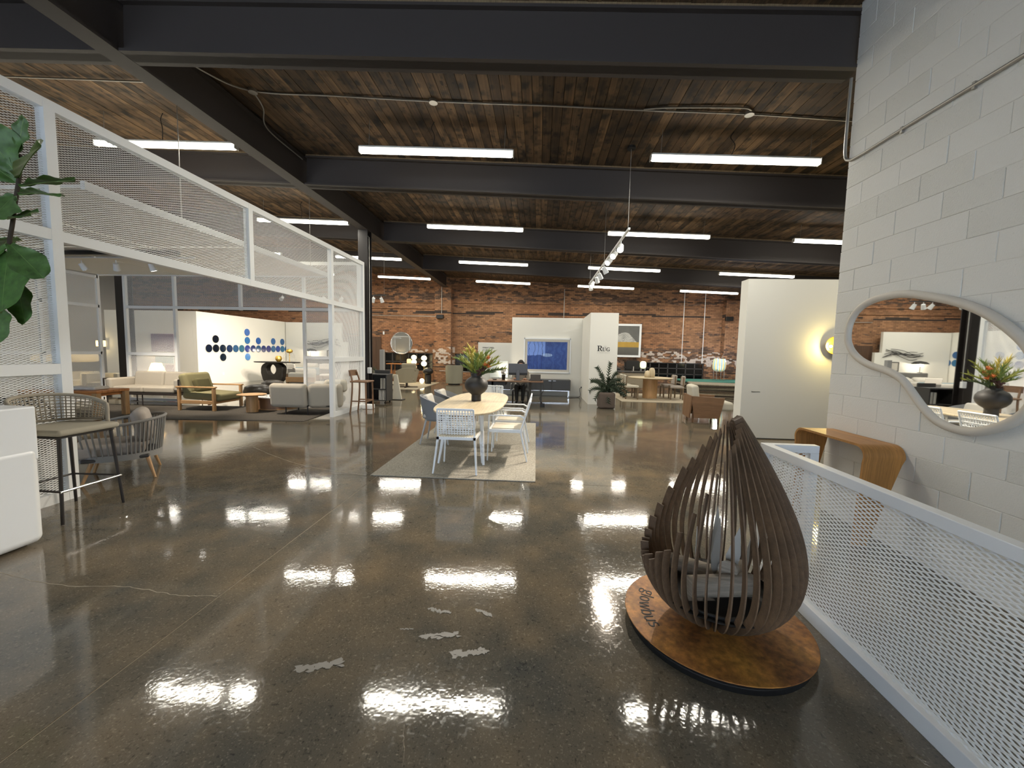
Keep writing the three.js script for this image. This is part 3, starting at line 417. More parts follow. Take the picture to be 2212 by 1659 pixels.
{
  const o = thing('console_table', 'bent plywood console table with tapering legs against the block wall', 'console table'), z0 = -4.22, z1 = -3.33, yT = 0.86, r = 0.1, path = [];
  path.push([z0 + 0.05, 0]); path.push([z0 + 0.01, yT - r - 0.05]); for (let k = 0; k <= 8; k++) { const a = PI - k / 8 * PI / 2; path.push([z0 + r + Math.cos(a) * r, yT - r + Math.sin(a) * r]); } for (let k = 0; k <= 8; k++) { const a = PI / 2 - k / 8 * PI / 2; path.push([z1 - r + Math.cos(a) * r, yT - r + Math.sin(a) * r]); } path.push([z1 - 0.01, yT - r - 0.05], [z1 - 0.05, 0]);
  const th = 0.02, pos = [], idx = []; path.forEach((p, i) => { const a = path[Math.max(0, i - 1)], b = path[Math.min(path.length - 1, i + 1)], tz = b[0] - a[0], ty = b[1] - a[1], L = Math.hypot(tz, ty), nz = ty / L, ny = -tz / L, k = Math.min(1, p[1] / (yT - r)), xw = 2.74 + (2.94 - 2.74) * Math.pow(k, 1.15), xr = 2.63; for (const [x, s] of [[xr, 0], [xw, 0], [xw, 1], [xr, 1]]) pos.push(x, p[1] + ny * th * s, p[0] + nz * th * s); });
  for (let i = 0; i < path.length - 1; i++) for (let q = 0; q < 4; q++) { const a = i * 4 + q, b = i * 4 + (q + 1) % 4; idx.push(a, b + 4, b, a, a + 4, b + 4); } const e = (path.length - 1) * 4; idx.push(0, 1, 2, 0, 2, 3, e, e + 2, e + 1, e, e + 3, e + 2);
  const g = new THREE.BufferGeometry(); g.setAttribute('position', new THREE.Float32BufferAttribute(pos, 3)); g.setIndex(idx); part(o, 'bent_shell', toCreasedNormals(g.toNonIndexed(), 0.5), M.ply);
}
// brass wall lamp on the grey partition
{
  const o = thing('wall_lamp', 'brass dish wall lamp glowing warm yellow beside the block wall', 'wall lamp', [5.42, 1.8, -7.8]); part(o, 'dish', xf(lathe([[0.0, 0], [0.06, 0.005], [0.13, 0.03], [0.165, 0.05], [0.16, 0.054], [0.06, 0.016], [0, 0.01]], 40), 0, 0, 0.0, PI / 2), M.brass); part(o, 'stem', rod([0, 0, 0.005], [0, 0, 0.12], 0.02), M.brass); part(o, 'shade', xf(lathe([[0, 0], [0.05, 0.005], [0.075, 0.03], [0.08, 0.07]], 28), 0.09, 0, 0.1, PI / 2), M.black);
  const bm = std(0xfff0c0, 0.4, { emissive: new THREE.Color().setRGB(1, 0.78, 0.3), emissiveIntensity: 9 }); part(o, 'bulb', sp(0.028, -0.075, -0.02, 0.05), bm); const l = new THREE.PointLight(new THREE.Color().setRGB(1, 0.78, 0.28), 2.6, 0, 2); l.position.set(-0.075, -0.02, 0.085); l.castShadow = true; l.shadow.radius = 1.5; l.name = 'bulb_light'; o.add(l);
}
// ---------- dining group ----------
solo('rug', 'pale grey flatweave rug under the dining table', 'rug', rb(2.03, 0.012, 4.0, 0.005, 0, 0.006, 0), M.rug, [-1.04, 0, -6.67], 0.008);
{
  const o = thing('dining_table', 'long oval pale oak dining table with white legs', 'table', [-1.03, 0.0135, -6.45]), s = new THREE.Shape(), n = 72; for (let i = 0; i <= n; i++) { const a = i / n * 2 * PI, ex = 2 / 2.9, x = Math.sign(Math.cos(a)) * Math.pow(Math.abs(Math.cos(a)), ex) * 0.5, z = Math.sign(Math.sin(a)) * Math.pow(Math.abs(Math.sin(a)), ex) * 1.42; i ? s.lineTo(x, z) : s.moveTo(x, z); }
  part(o, 'tabletop', xf(extr(s, 0.012, 0.006), 0, 0.71, 0, -PI / 2), M.paleOakV); part(o, 'apron', [bx(0.5, 0.05, 0.03, 0, 0.675, 1.0), bx(0.5, 0.05, 0.03, 0, 0.675, -1.0), bx(0.03, 0.05, 2.0, 0.22, 0.675, 0), bx(0.03, 0.05, 2.0, -0.22, 0.675, 0)], M.whiteGloss);
  for (const sx of [-1, 1]) for (const sz of [-1, 1]) part(o, 'leg', rod([sx * 0.31, 0, sz * 1.18], [sx * 0.24, 0.69, sz * 0.98], 0.017, 0.032, 14), M.whiteGloss);
}
function weaveBack(w, h, nx, ny, y0, z0, lean) {      // open strap weave in the plane of a leaning backrest
  const g = []; for (let i = 0; i < nx; i++) { const x = (i / (nx - 1) - 0.5) * w; g.push(bx(0.014, h, 0.005, x, y0 + h / 2, 0)); } for (let j = 0; j < ny; j++) g.push(bx(w, 0.011, 0.005, 0, y0 + (j + 0.5) / ny * h, j % 2 ? 0.004 : -0.004)); g.forEach((q) => { q.translate(0, -y0, 0); q.rotateX(lean); q.translate(0, y0, z0); }); return g;
}
function sideChair(label, pos, turn, group) {      // faces -z; back at +z
  const o = thing('woven_chair', label, 'chair', pos, turn, group), m = M.whiteGloss;
  for (const sx of [-1, 1]) { part(o, 'leg', rod([sx * 0.275, 0, 0.29], [sx * 0.235, 0.44, 0.2], 0.012, 0.018, 10), m); part(o, 'leg', rod([sx * 0.265, 0, -0.26], [sx * 0.235, 0.44, -0.22], 0.011, 0.016, 10), m); }
  part(o, 'seat_frame', [bx(0.5, 0.035, 0.03, 0, 0.44, 0.21), bx(0.5, 0.035, 0.03, 0, 0.44, -0.22), bx(0.03, 0.035, 0.45, 0.235, 0.44, 0), bx(0.03, 0.035, 0.45, -0.235, 0.44, 0)], m); part(o, 'seat', [...weaveBack(0.46, 0.43, 15, 14, 0, 0, 0).map((q) => { q.rotateX(-PI / 2); q.translate(0, 0.458, 0.215); return q; }), bx(0.45, 0.012, 0.42, 0, 0.447, 0)], M.cream);
  part(o, 'back_frame', [rod([-0.235, 0.44, 0.2], [-0.225, 0.82, 0.29], 0.013), rod([0.235, 0.44, 0.2], [0.225, 0.82, 0.29], 0.013), rod([-0.225, 0.82, 0.29], [0.225, 0.82, 0.29], 0.012)], m); part(o, 'backrest', weaveBack(0.46, 0.34, 14, 11, 0.49, 0.218, 0.23), m, 'open woven white strap backrest'); return o;
}
const dg = 'chairs around the oval dining table';
sideChair('white woven strap chair at the near end of the oval table, back to the camera', [-1.02, 0.014, -5.1], 0, dg);
sideChair('white woven strap chair at the far end of the oval table, behind the vase', [-0.98, 0.014, -8.05], PI, dg);
function armChair(label, pos, turn) {
  const o = thing('woven_armchair', label, 'chair', pos, turn, dg), m = M.whiteGloss;
  for (const sx of [-1, 1]) { part(o, 'leg', rod([sx * 0.255, 0, 0.3], [sx * 0.25, 0.44, 0.2], 0.012, 0.017, 10), m); part(o, 'leg', rod([sx * 0.255, 0, -0.26], [sx * 0.255, 0.65, -0.245], 0.011, 0.013, 10), m); part(o, 'armrest', [rb(0.035, 0.02, 0.46, 0.008, sx * 0.255, 0.65, -0.02), rod([sx * 0.255, 0.645, 0.2], [sx * 0.25, 0.62, 0.25], 0.012)], m); }
  part(o, 'seat_frame', [bx(0.5, 0.045, 0.03, 0, 0.43, 0.21), bx(0.5, 0.045, 0.03, 0, 0.43, -0.23), bx(0.03, 0.045, 0.45, 0.245, 0.43, 0), bx(0.03, 0.045, 0.45, -0.245, 0.43, 0)], m); part(o, 'seat', rb(0.46, 0.03, 0.42, 0.012, 0, 0.452, 0), M.cream);
  part(o, 'back_frame', [rod([-0.25, 0.42, 0.2], [-0.235, 0.84, 0.33], 0.013), rod([0.25, 0.42, 0.2], [0.235, 0.84, 0.33], 0.013), rod([-0.235, 0.84, 0.33], [0.235, 0.84, 0.33], 0.012)], m); part(o, 'backrest', weaveBack(0.47, 0.38, 15, 12, 0.47, 0.215, 0.3), m); return o;
}
armChair('white armchair with woven back on the right of the oval table, nearer one', [-0.44, 0.014, -5.77], PI / 2); armChair('white armchair with woven back on the right of the oval table, farther one', [-0.44, 0.014, -6.5], PI / 2);
function tubChair(label, pos, turn) {      // faces +x
  const o = thing('tub_chair', label, 'chair', pos, turn, dg);
  part(o, 'shell', shell(28, 8, (u, v) => { const a = PI * (0.32 + 1.36 * u), top = 0.8 - 0.16 * Math.pow(Math.abs(u - 0.5) * 2, 2), y = 0.42 + (top - 0.42) * v, r = 0.235 + 0.055 * v; return [Math.cos(a) * r, y, Math.sin(a) * r * 1.02]; }, 0.025), M.shellGrey); part(o, 'seat', [cy(0.24, 0.2, 0.06, 0, 0.41, 0, 28)], M.shellGrey); part(o, 'seat_cushion', rb(0.42, 0.06, 0.42, 0.025, 0.01, 0.465, 0), M.whiteFab); part(o, 'back_cushion', rb(0.1, 0.3, 0.4, 0.045, -0.15, 0.66, 0, 0, 0, 0.25), M.whiteFab, 'white back cushion');
  for (const [x, z] of [[0.2, 0.2], [0.2, -0.2], [-0.21, 0.2], [-0.21, -0.2]]) part(o, 'leg', rod([x * 1.15, 0, z * 1.1], [x * 0.75, 0.4, z * 0.75], 0.013, 0.018, 10), M.conduit2 ??= std(0xb9bab9, 0.4)); return o;
}
tubChair('grey tub chair with white cushion on the left of the oval table, nearer one', [-1.68, 0.014, -6.55], 0); tubChair('grey tub chair with white cushion on the left of the oval table, farther one', [-1.68, 0.014, -7.45], 0);
// vase and flowers
{
  const o = thing('vase', 'round bellied matt black vase on the oval table', 'vase', [-1.02, 0.7425, -6.46]); part(o, 'body', lathe([[0, 0], [0.078, 0], [0.08, 0.02], [0.078, 0.1], [0.09, 0.115], [0.14, 0.15], [0.178, 0.2], [0.192, 0.25], [0.185, 0.305], [0.155, 0.355], [0.11, 0.385], [0.092, 0.395], [0.088, 0.42], [0.089, 0.455], [0.082, 0.455], [0.08, 0.4], [0.0, 0.38]], 44), M.vase);
  const b = thing('flower_bouquet', 'loose bouquet of yellow green foliage and rust orange blooms in the black vase', 'bouquet', [-1.02, 1.16, -6.46]);
  const gm = [std(0x8f9440, 0.6), std(0x6e8440, 0.6), std(0xb0a040, 0.6), std(0x3f5538, 0.6)], stems = [], leaves = [[], [], [], []], bloom = [], dark = [];
  const tw = (px, pz, H, c, n, len) => { const A = V3(rr(-0.04, 0.04), -0.06, rr(-0.04, 0.04)), B = V3(px, H, pz), mid = A.clone().lerp(B, 0.5).add(V3(-px * 0.25, 0.06, -pz * 0.25)); const cv = new THREE.QuadraticBezierCurve3(A, mid, B); stems.push(new THREE.TubeGeometry(cv, 8, 0.0035, 5)); for (let i = 0; i < n; i++) { const t = 0.3 + 0.7 * (i + rnd()) / n, p = cv.getPoint(t), d = cv.getTangent(t), a = rnd() * 6.28, q = V3(Math.cos(a), rr(0.1, 0.9), Math.sin(a)).normalize().lerp(d, 0.55).normalize(), g = new THREE.ConeGeometry(len * 0.11, len, 4); g.scale(1, 1, 0.35); g.translate(0, len / 2, 0); g.applyMatrix4(new THREE.Matrix4().makeRotationFromQuaternion(new THREE.Quaternion().setFromUnitVectors(V3(0, 1, 0), q))); g.translate(p.x, p.y, p.z); leaves[c].push(g); } return B; };
  for (const [x, z, h, c] of [[-0.33, 0.02, 0.27, 1], [-0.28, -0.08, 0.3, 1], [-0.24, 0.1, 0.26, 0], [-0.16, 0, 0.42, 2], [-0.11, 0.06, 0.46, 2], [-0.07, -0.05, 0.43, 2], [-0.2, -0.05, 0.36, 0], [0, 0.1, 0.34, 1], [0.05, -0.1, 0.36, 0], [0.1, 0.04, 0.33, 0], [0.2, 0, 0.4, 1], [0.25, -0.08, 0.38, 0], [0.34, 0.05, 0.3, 0], [0.3, 0.1, 0.22, 1], [0.36, -0.04, 0.2, 0], [0.4, 0.05, 0.1, 3], [0.46, 0, 0.12, 0], [0.28, 0.12, 0.06, 3], [-0.12, 0.14, 0.2, 0], [-0.2, 0.08, 0.14, 1], [0.1, 0.16, 0.18, 1], [0, -0.15, 0.25, 1]]) tw(x, z, h, c, 30, 0.1);
  for (const [x, z, h] of [[0.2, 0.08, 0.28], [0.24, 0.06, 0.21], [0.2, 0.1, 0.14], [0.15, 0.12, 0.17]]) { const B = tw(x, z, h, 0, 6, 0.08); for (let k = 0; k < 14; k++) { const g = new THREE.ConeGeometry(0.009, 0.07, 4); g.translate(0, 0.035, 0); g.rotateZ(rr(-1.4, 1.4)); g.rotateY(rnd() * 6.28); g.translate(B.x, B.y, B.z); bloom.push(g); } }
  for (const [x, z, h] of [[0.08, 0.12, 0.08], [0.12, 0.1, 0.12], [0.04, 0.13, 0.05]]) for (let k = 0; k < 10; k++) dark.push(sp(0.014, x + rr(-0.04, 0.04), h + rr(-0.03, 0.04), z + rr(-0.03, 0.03), 1, 1, 1, 6));
  part(b, 'stems', stems, gm[1]); ['leaves', 'leaves', 'leaves', 'leaves'].forEach((n, i) => part(b, n, leaves[i], gm[i])); part(b, 'blooms', bloom, std(0xb5622a, 0.7), 'rust orange spiky blooms'); part(b, 'berries', dark, std(0x40201a, 0.6));
}
// ---------- near left: white counter, fiddle leaf fig, bar stool, woven armchair ----------
{
  const o = thing('counter', 'white block counter with rounded corners at the left edge', 'counter', [-4.2, 0, -2.045]); part(o, 'base_block', rb(0.81, 0.75, 1.41, 0.06, 0, 0.39, 0, 0, 0, 0, 5), M.whiteGloss); part(o, 'upper_block', rb(0.796, 0.41, 1.396, 0.014, 0, 0.865, 0, 0, 0, 0, 3), M.whiteGloss); part(o, 'plinth', bx(0.65, 0.06, 1.25, 0, 0.03, 0), M.black);
  const p = thing('potted_fig', 'fiddle leaf fig with large glossy green leaves leaning in from the left', 'plant'); part(p, 'pot', lathe([[0, 1.071], [0.14, 1.071], [0.17, 1.3], [0.16, 1.3], [0, 1.27]], 28, -4.38, 0, -2.3), M.whiteGloss);
  part(p, 'trunk', tube([[-4.38, 1.25, -2.3], [-4.34, 1.55, -2.5], [-4.2, 1.9, -2.75], [-4.085, 2.15, -2.85], [-4.07, 2.3, -2.85], [-4.03, 2.45, -2.85], [-3.99, 2.62, -2.85], [-3.955, 2.75, -2.85], [-3.93, 2.95, -2.86]], 0.014, 50, 8), M.bark);
  const leaf = (b, t, nrm, W, mat, droop = 0.05, fold = 0.12) => { const B = V3(...b), D = V3(...t).sub(B), L = D.length(), d = D.clone().normalize(), n = V3(...nrm), s = d.clone().cross(n).normalize(), up = s.clone().cross(d).normalize(); const wf = (v) => W * Math.pow(Math.sin(PI * Math.min(1, 0.06 + 0.94 * v)), 0.62) * (0.62 + 0.55 * v - 0.1 * Math.sin(v * 9)); 
    const g = shell(8, 14, (u, v) => { const x = (u - 0.5) * 2, w = wf(v), e = Math.abs(x), k = fold * W * e + 0.012 * Math.sin(v * 17 + x * 3) * e - droop * L * Math.pow(v, 2) + droop * L * v * 0.8; const p = B.clone().addScaledVector(d, v * L + e * e * 0.02).addScaledVector(s, x * w).addScaledVector(up, k); return [p.x, p.y, p.z]; }, 0.0012); const m = part(p, 'leaf', g, mat); part(m, 'midrib', tube([0, 0.3, 0.6, 0.97].map((v) => { const q = B.clone().addScaledVector(d, v * L).addScaledVector(up, -droop * L * v * v + droop * L * v * 0.8 - 0.001); return [q.x, q.y, q.z]; }), 0.0028, 10, 5), M.leafRib ??= std(0x6f8a4a, 0.6)); return m; };
  const z = -2.85;
  leaf([-3.95, 2.78, z], [-3.6, 2.96, z + 0.12], [-0.2, 0.6, 0.8], 0.17, M.leaf, 0.12); leaf([-3.96, 2.8, z], [-4.1, 3.14, z + 0.1], [0.3, 0.2, 1], 0.17, M.leaf); leaf([-3.97, 2.75, z], [-4.2, 2.98, z + 0.15], [0.3, 0.4, 1], 0.17, M.leaf); leaf([-3.94, 2.95, z], [-3.85, 3.2, z + 0.02], [0.4, 0, 1], 0.05, M.leafPale);
  leaf([-3.95, 2.72, z], [-3.57, 2.79, z - 0.05], [0, 1, 0.15], 0.09, M.leaf, 0.1); leaf([-3.96, 2.66, z], [-3.56, 2.64, z + 0.05], [0, 1, 0.12], 0.09, M.leaf, 0.2);
  leaf([-3.99, 2.66, z], [-4.03, 2.44, z + 0.12], [0.1, 0.25, 1], 0.17, M.leafPale, 0.06); leaf([-4.02, 2.5, z], [-3.79, 2.49, z + 0.06], [0, 0.8, 0.6], 0.1, M.leaf); leaf([-4.02, 2.52, z], [-4.3, 2.5, z + 0.1], [0, 0.7, 0.7], 0.12, M.leaf);
  leaf([-4.07, 2.3, z], [-3.72, 2.03, z + 0.06], [0.4, 0.5, 0.8], 0.11, M.leafPale, 0.06); leaf([-4.08, 2.24, z], [-3.95, 1.76, z + 0.16], [0.1, 0.3, 1], 0.2, M.leaf, 0.04); leaf([-4.08, 2.28, z], [-4.32, 2.04, z + 0.1], [-0.2, 0.3, 1], 0.13, M.leaf); leaf([-4.1, 2.12, z - 0.05], [-4.02, 1.7, z - 0.02], [0.1, 0.2, 1], 0.1, M.leaf); leaf([-4.2, 1.9, z + 0.05], [-4.06, 1.53, z + 0.12], [0.2, 0.3, 1], 0.13, M.leafPale); leaf([-4.25, 1.85, z + 0.1], [-4.4, 1.55, z + 0.2], [0, 0.3, 1], 0.12, M.leaf); leaf([-4.06, 2.35, z], [-4.28, 2.3, z - 0.1], [0, 0.9, 0.4], 0.1, M.leaf);
}
{
  const o = thing('bar_stool', 'bar stool with curved woven back and dark metal legs beside the white counter', 'stool', [-4.28, 0, -3.27]), L = std(0x2b2725, 0.45);
  for (const [x, z] of [[0.25, 0.24], [0.24, -0.27], [-0.24, -0.25], [-0.25, 0.22]]) part(o, 'leg', rod([x, 0, z], [x * 0.85, 0.74, z * 0.82], 0.012, 0.015, 10), L);
  part(o, 'foot_ring', [rod([0.235, 0.28, -0.26], [-0.235, 0.28, -0.24], 0.009), rod([-0.24, 0.28, -0.24], [-0.245, 0.28, 0.21], 0.009), rod([-0.245, 0.28, 0.21], [0.24, 0.28, 0.23], 0.009)], L); part(o, 'foot_bar', rod([0.245, 0.28, 0.235], [0.238, 0.28, -0.262], 0.011, 0.011, 12), M.chrome, 'polished steel foot bar');
  part(o, 'seat_frame', rb(0.48, 0.02, 0.46, 0.009, 0, 0.745, 0), L); part(o, 'seat_pad', rb(0.52, 0.055, 0.5, 0.026, 0.02, 0.785, 0), M.seatPad, 'flat taupe seat pad');
  const back = (u, v) => { const a = PI * (0.40 + 1.25 * u), y0 = 0.83, top = 1.07 - 0.11 * Math.pow(Math.abs(u - 0.5) * 2, 2.2), r = 0.27 + 0.03 * v; return [Math.cos(a) * r - 0.01, y0 + (top - y0) * v, Math.sin(a) * r]; };
  const wv = []; for (let i = 0; i <= 34; i++) wv.push(new THREE.TubeGeometry(new THREE.CatmullRomCurve3([0, 0.33, 0.66, 1].map((v) => V3(...back(i / 34, v)))), 4, 0.005, 5)); for (let j = 1; j < 8; j++) wv.push(new THREE.TubeGeometry(new THREE.CatmullRomCurve3(Array.from({ length: 25 }, (_, i) => V3(...back(i / 24, j / 8)))), 40, 0.005, 5)); part(o, 'woven_back', wv, M.taupeRope, 'open taupe rope weave backrest');
  const rim = Array.from({ length: 25 }, (_, i) => back(i / 24, 1)), low = Array.from({ length: 25 }, (_, i) => back(i / 24, 0)); part(o, 'back_rim', [tube([[rim[0][0], 0.78, rim[0][2]], ...rim, [rim[24][0], 0.78, rim[24][2]]], 0.016, 80, 10), tube(low, 0.012, 60, 8)], M.taupeRope);
}
{
  const o = thing('rope_armchair', 'low grey rope armchair with teak legs and cushions near the mesh screen', 'armchair', [-4.87, 0, -4.34], 2.29);
  const rim = (u) => { const a = PI * (-0.78 + 1.56 * u); return [Math.sin(a) * 0.36, 0.6 + 0.1 * Math.cos(a * 0.5) * Math.cos(a * 0.5), Math.cos(a) * 0.36 + (Math.abs(u - 0.5) > 0.42 ? 0 : 0)]; }; // back at +z
  const U = Array.from({ length: 41 }, (_, i) => { const u = i / 40, q = rim(u); const e = Math.max(0, Math.abs(u - 0.5) - 0.3) / 0.2; return [q[0] * (1 + 0.02 * e), q[1] - 0.07 * e * e, q[2] - 0.16 * e]; }), Lw = U.map(([x, y, z]) => [x * 0.86, 0.27, z * 0.86]);
  part(o, 'rim', tube([[Lw[0][0], 0.27, Lw[0][2]], ...U, [Lw[40][0], 0.27, Lw[40][2]]], 0.017, 120, 10), M.greyRope); part(o, 'lower_band', shell(60, 2, (u, v) => { const c = new THREE.CatmullRomCurve3(Lw.map((p) => V3(...p))); const p = c.getPoint(u); return [p.x, 0.235 + v * 0.07, p.z]; }, 0.02), M.greyRope);
  const CU = new THREE.CatmullRomCurve3(U.map((p) => V3(...p))), CL = new THREE.CatmullRomCurve3(Lw.map((p) => V3(...p))); for (let i = 1; i < 44; i++) { const a = CU.getPoint(i / 44), b = CL.getPoint(i / 44); const m = part(o, 'strap', rod([a.x, a.y, a.z], [b.x, b.y, b.z], 0.0085, 0.0085, 6), M.greyRope); }
  part(o, 'seat_frame', rb(0.58, 0.04, 0.56, 0.015, 0, 0.26, -0.06), M.darkGrey); part(o, 'seat_cushion', rb(0.56, 0.15, 0.62, 0.055, 0, 0.35, -0.13, 0, 0, 0, 4), M.greyCushion, 'light grey seat cushion'); part(o, 'back_cushion', rb(0.46, 0.38, 0.15, 0.07, 0, 0.6, 0.16, -0.25, 0, 0, 4), M.greyCushion);
  for (const [x, z] of [[0.26, 0.22], [-0.26, 0.22], [0.26, -0.28], [-0.26, -0.28]]) part(o, 'leg', rod([x * 1.2, 0, z * 1.2], [x * 0.9, 0.25, z * 0.9], 0.014, 0.022, 10), M.oakV, 'teak leg');
}
const parts = (p, name, gs, mat, label) => gs.map((g) => part(p, name, g, mat, label));
// ---------- lounge ----------
solo('rug', 'large charcoal rug under the lounge seating', 'rug', rb(5.9, 0.012, 2.0, 0.005, 0, 0.006, 0), M.rugDark, [-7.95, 0, -8.72], 0.09);
{
  const o = thing('sofa', 'pale grey two seat sofa on a thin dark metal frame', 'sofa', [-10.0, 0.012, -9.72], 0.05), dk = std(0x2a2421, 0.5); // faces +z
  for (const sx of [-1, 1]) { part(o, 'seat_cushion', rb(0.78, 0.16, 0.72, 0.05, sx * 0.395, 0.4, 0.02, 0, 0, 0, 3), M.beige); part(o, 'back_cushion', rb(0.8, 0.42, 0.18, 0.06, sx * 0.4, 0.62, -0.32, -0.12, 0, 0, 3), M.beige); part(o, 'arm_cushion', rb(0.14, 0.3, 0.78, 0.05, sx * 0.87, 0.53, 0.0, 0, 0, 0, 3), M.beige); part(o, 'arm_frame', bar([sx * 0.955, 0.3, 0.4], [sx * 0.955, 0.67, 0.4], 0.025, 0.025), dk); part(o, 'arm_frame', bar([sx * 0.955, 0.67, 0.41], [sx * 0.955, 0.64, -0.42], 0.02, 0.03), dk); for (const z of [0.38, -0.4]) part(o, 'leg', rod([sx * 0.9, 0, z], [sx * 0.9, 0.3, z], 0.013), dk); }
  part(o, 'leg', rod([0, 0, 0.38], [0, 0.3, 0.38], 0.013), dk); part(o, 'frame_rail', rb(1.93, 0.04, 0.84, 0.01, 0, 0.295, 0), dk); part(o, 'back_rail', bar([-0.95, 0.64, -0.42], [0.95, 0.64, -0.42], 0.025, 0.025), dk);
}
{
  const o = thing('lounge_chair', 'oak framed lounge chair with olive green cushions', 'armchair', [-8.1, 0.012, -9.3], 0.04); // faces +x
  for (const sz of [-1, 1]) { part(o, 'armrest', rb(0.95, 0.035, 0.09, 0.01, 0, 0.56, sz * 0.45), M.oak); part(o, 'leg', rb(0.05, 0.56, 0.08, 0.008, 0.42, 0.28, sz * 0.45), M.oakV); part(o, 'leg', rb(0.05, 0.56, 0.07, 0.008, -0.42, 0.28, sz * 0.45), M.oakV); part(o, 'side_rail', rb(0.86, 0.08, 0.04, 0.008, 0, 0.2, sz * 0.43), M.oak); }
  part(o, 'front_rail', rb(0.04, 0.08, 0.86, 0.008, 0.4, 0.2, 0), M.oak); part(o, 'seat_cushion', rb(0.92, 0.18, 0.8, 0.07, 0.05, 0.33, 0, 0, 0, -0.06, 4), M.olive); part(o, 'back_cushion', rb(0.2, 0.52, 0.8, 0.08, -0.36, 0.62, 0, 0, 0, 0.28, 4), M.olive); part(o, 'scatter_cushion', rb(0.14, 0.34, 0.44, 0.06, -0.18, 0.58, 0.05, 0, 0, 0.3, 3), M.oliveDark, 'darker olive scatter cushion');
}
{
  const o = thing('side_table', 'small round oak table on a thick cylinder foot', 'table', [-6.78, 0.012, -8.95]); part(o, 'tabletop', lathe([[0, 0.4], [0.29, 0.4], [0.31, 0.415], [0.3, 0.425], [0, 0.425]], 44), M.oak); part(o, 'foot', cy(0.125, 0.125, 0.4, 0, 0.2, 0, 32), M.oakV);
  const b = thing('coffee_table', 'low round walnut drum coffee table with pale stone top', 'table', [-6.62, 0.0125, -9.68]); part(b, 'drum', cy(0.45, 0.45, 0.27, 0, 0.15, 0, 48), M.walnutV); part(b, 'foot_ring', cy(0.47, 0.47, 0.025, 0, 0.0125, 0, 48), M.oak); part(b, 'stone_top', lathe([[0, 0.287], [0.48, 0.287], [0.495, 0.297], [0.48, 0.307], [0, 0.307]], 48), new THREE.MeshStandardMaterial({ map: T.marble, roughness: 0.3 }));
  const k = thing('book', 'red brown coffee table book lying on the drum table', 'book', [-6.5, 0.32, -9.6], 0.1); part(k, 'cover', [bx(0.4, 0.006, 0.3, 0, 0.003, 0), bx(0.4, 0.006, 0.3, 0, 0.046, 0), bx(0.006, 0.049, 0.3, -0.2, 0.0245, 0)], std(0x6b3322, 0.6)); part(k, 'pages', bx(0.385, 0.038, 0.285, 0.004, 0.0245, 0), std(0xe4dccb, 0.8));
  const w = thing('wooden_link', 'carved wooden chain link ornament on the book', 'ornament', [-6.5, 0.37, -9.6], 0.4); parts(w, 'link', [xf(new THREE.TorusGeometry(0.06, 0.018, 10, 24), 0, 0.078, 0), xf(new THREE.TorusGeometry(0.055, 0.017, 10, 24), 0.075, 0.02, 0.02, PI / 2)], M.oak);
  solo('paper_stack', 'small folded white paper on the drum table', 'paper', [rb(0.16, 0.02, 0.12, 0.004, 0, 0.01, 0), xf(rb(0.12, 0.006, 0.1, 0.002), 0.02, 0.04, 0, 0, 0.3, 0.35)], M.whiteFab, [-6.9, 0.32, -9.5], 0.4);
  const n = thing('wire_bowl', 'black wire bowl beside the olive chair', 'bowl', [-7.42, 0.0125, -9.9]); const wr = []; for (let i = 0; i < 14; i++) { const a = i / 14 * PI; wr.push(tube(Array.from({ length: 9 }, (_, q) => { const t = q / 8 * PI; return [Math.cos(t) * Math.cos(a) * 0.22, 0.02 + Math.sin(t) * 0.32, Math.cos(t) * Math.sin(a) * 0.22]; }), 0.005, 20, 5)); } const wm = part(n, 'wire_cage', wr, M.black); wm.userData.kind = 'stuff'; part(n, 'base_ring', xf(new THREE.TorusGeometry(0.22, 0.008, 6, 32), 0, 0.02, 0, PI / 2), M.black);
}
{ // modular curved sofa seen from behind: two shells
  const o = thing('curved_sofa', 'beige curved modular sofa with its rounded back to the camera', 'sofa', [-5.35, 0.012, -8.75]), dk = std(0x1a1716, 0.4);
  const mod = (x, z, ry, w) => { const m = part(o, 'back_module', [rb(w, 0.56, 0.2, 0.095, 0, 0.44, 0, 0.1, 0, 0, 5), rb(w * 0.94, 0.2, 0.7, 0.09, 0, 0.3, -0.4, 0, 0, 0, 4)], M.beige); m.position.set(x, 0, z); m.rotation.y = ry; return m; };
  mod(-0.38, 0, 0, 0.88); mod(0.42, -0.14, 0.35, 0.74); part(o, 'back_cushion', rb(0.5, 0.3, 0.18, 0.08, 0.55, 0.66, -0.35, 0.1, 0.35), M.cream);
  for (const [x, z] of [[-0.45, 0.02], [0.06, 0.0], [0.6, -0.3], [-0.6, -0.7], [0.3, -0.75]]) part(o, 'leg', rod([x, 0, z], [x, 0.22, z], 0.014), dk); part(o, 'frame_rail', rb(1.3, 0.025, 0.6, 0.01, -0.1, 0.205, -0.38), dk);
}
{
  const o = thing('pouf', 'round dark bronze pouf behind the drum table', 'pouf', [-8.6, 0, -11.6]); part(o, 'body', lathe([[0, 0], [0.28, 0], [0.36, 0.08], [0.38, 0.2], [0.34, 0.34], [0.2, 0.4], [0, 0.41]], 36), std(0x35302a, 0.35)); dup(o, [-9.3, 0, -13.3], 0, 'round dark bronze pouf under the black pedestal table', 'bronze poufs'); o.userData.group = 'bronze poufs';
}
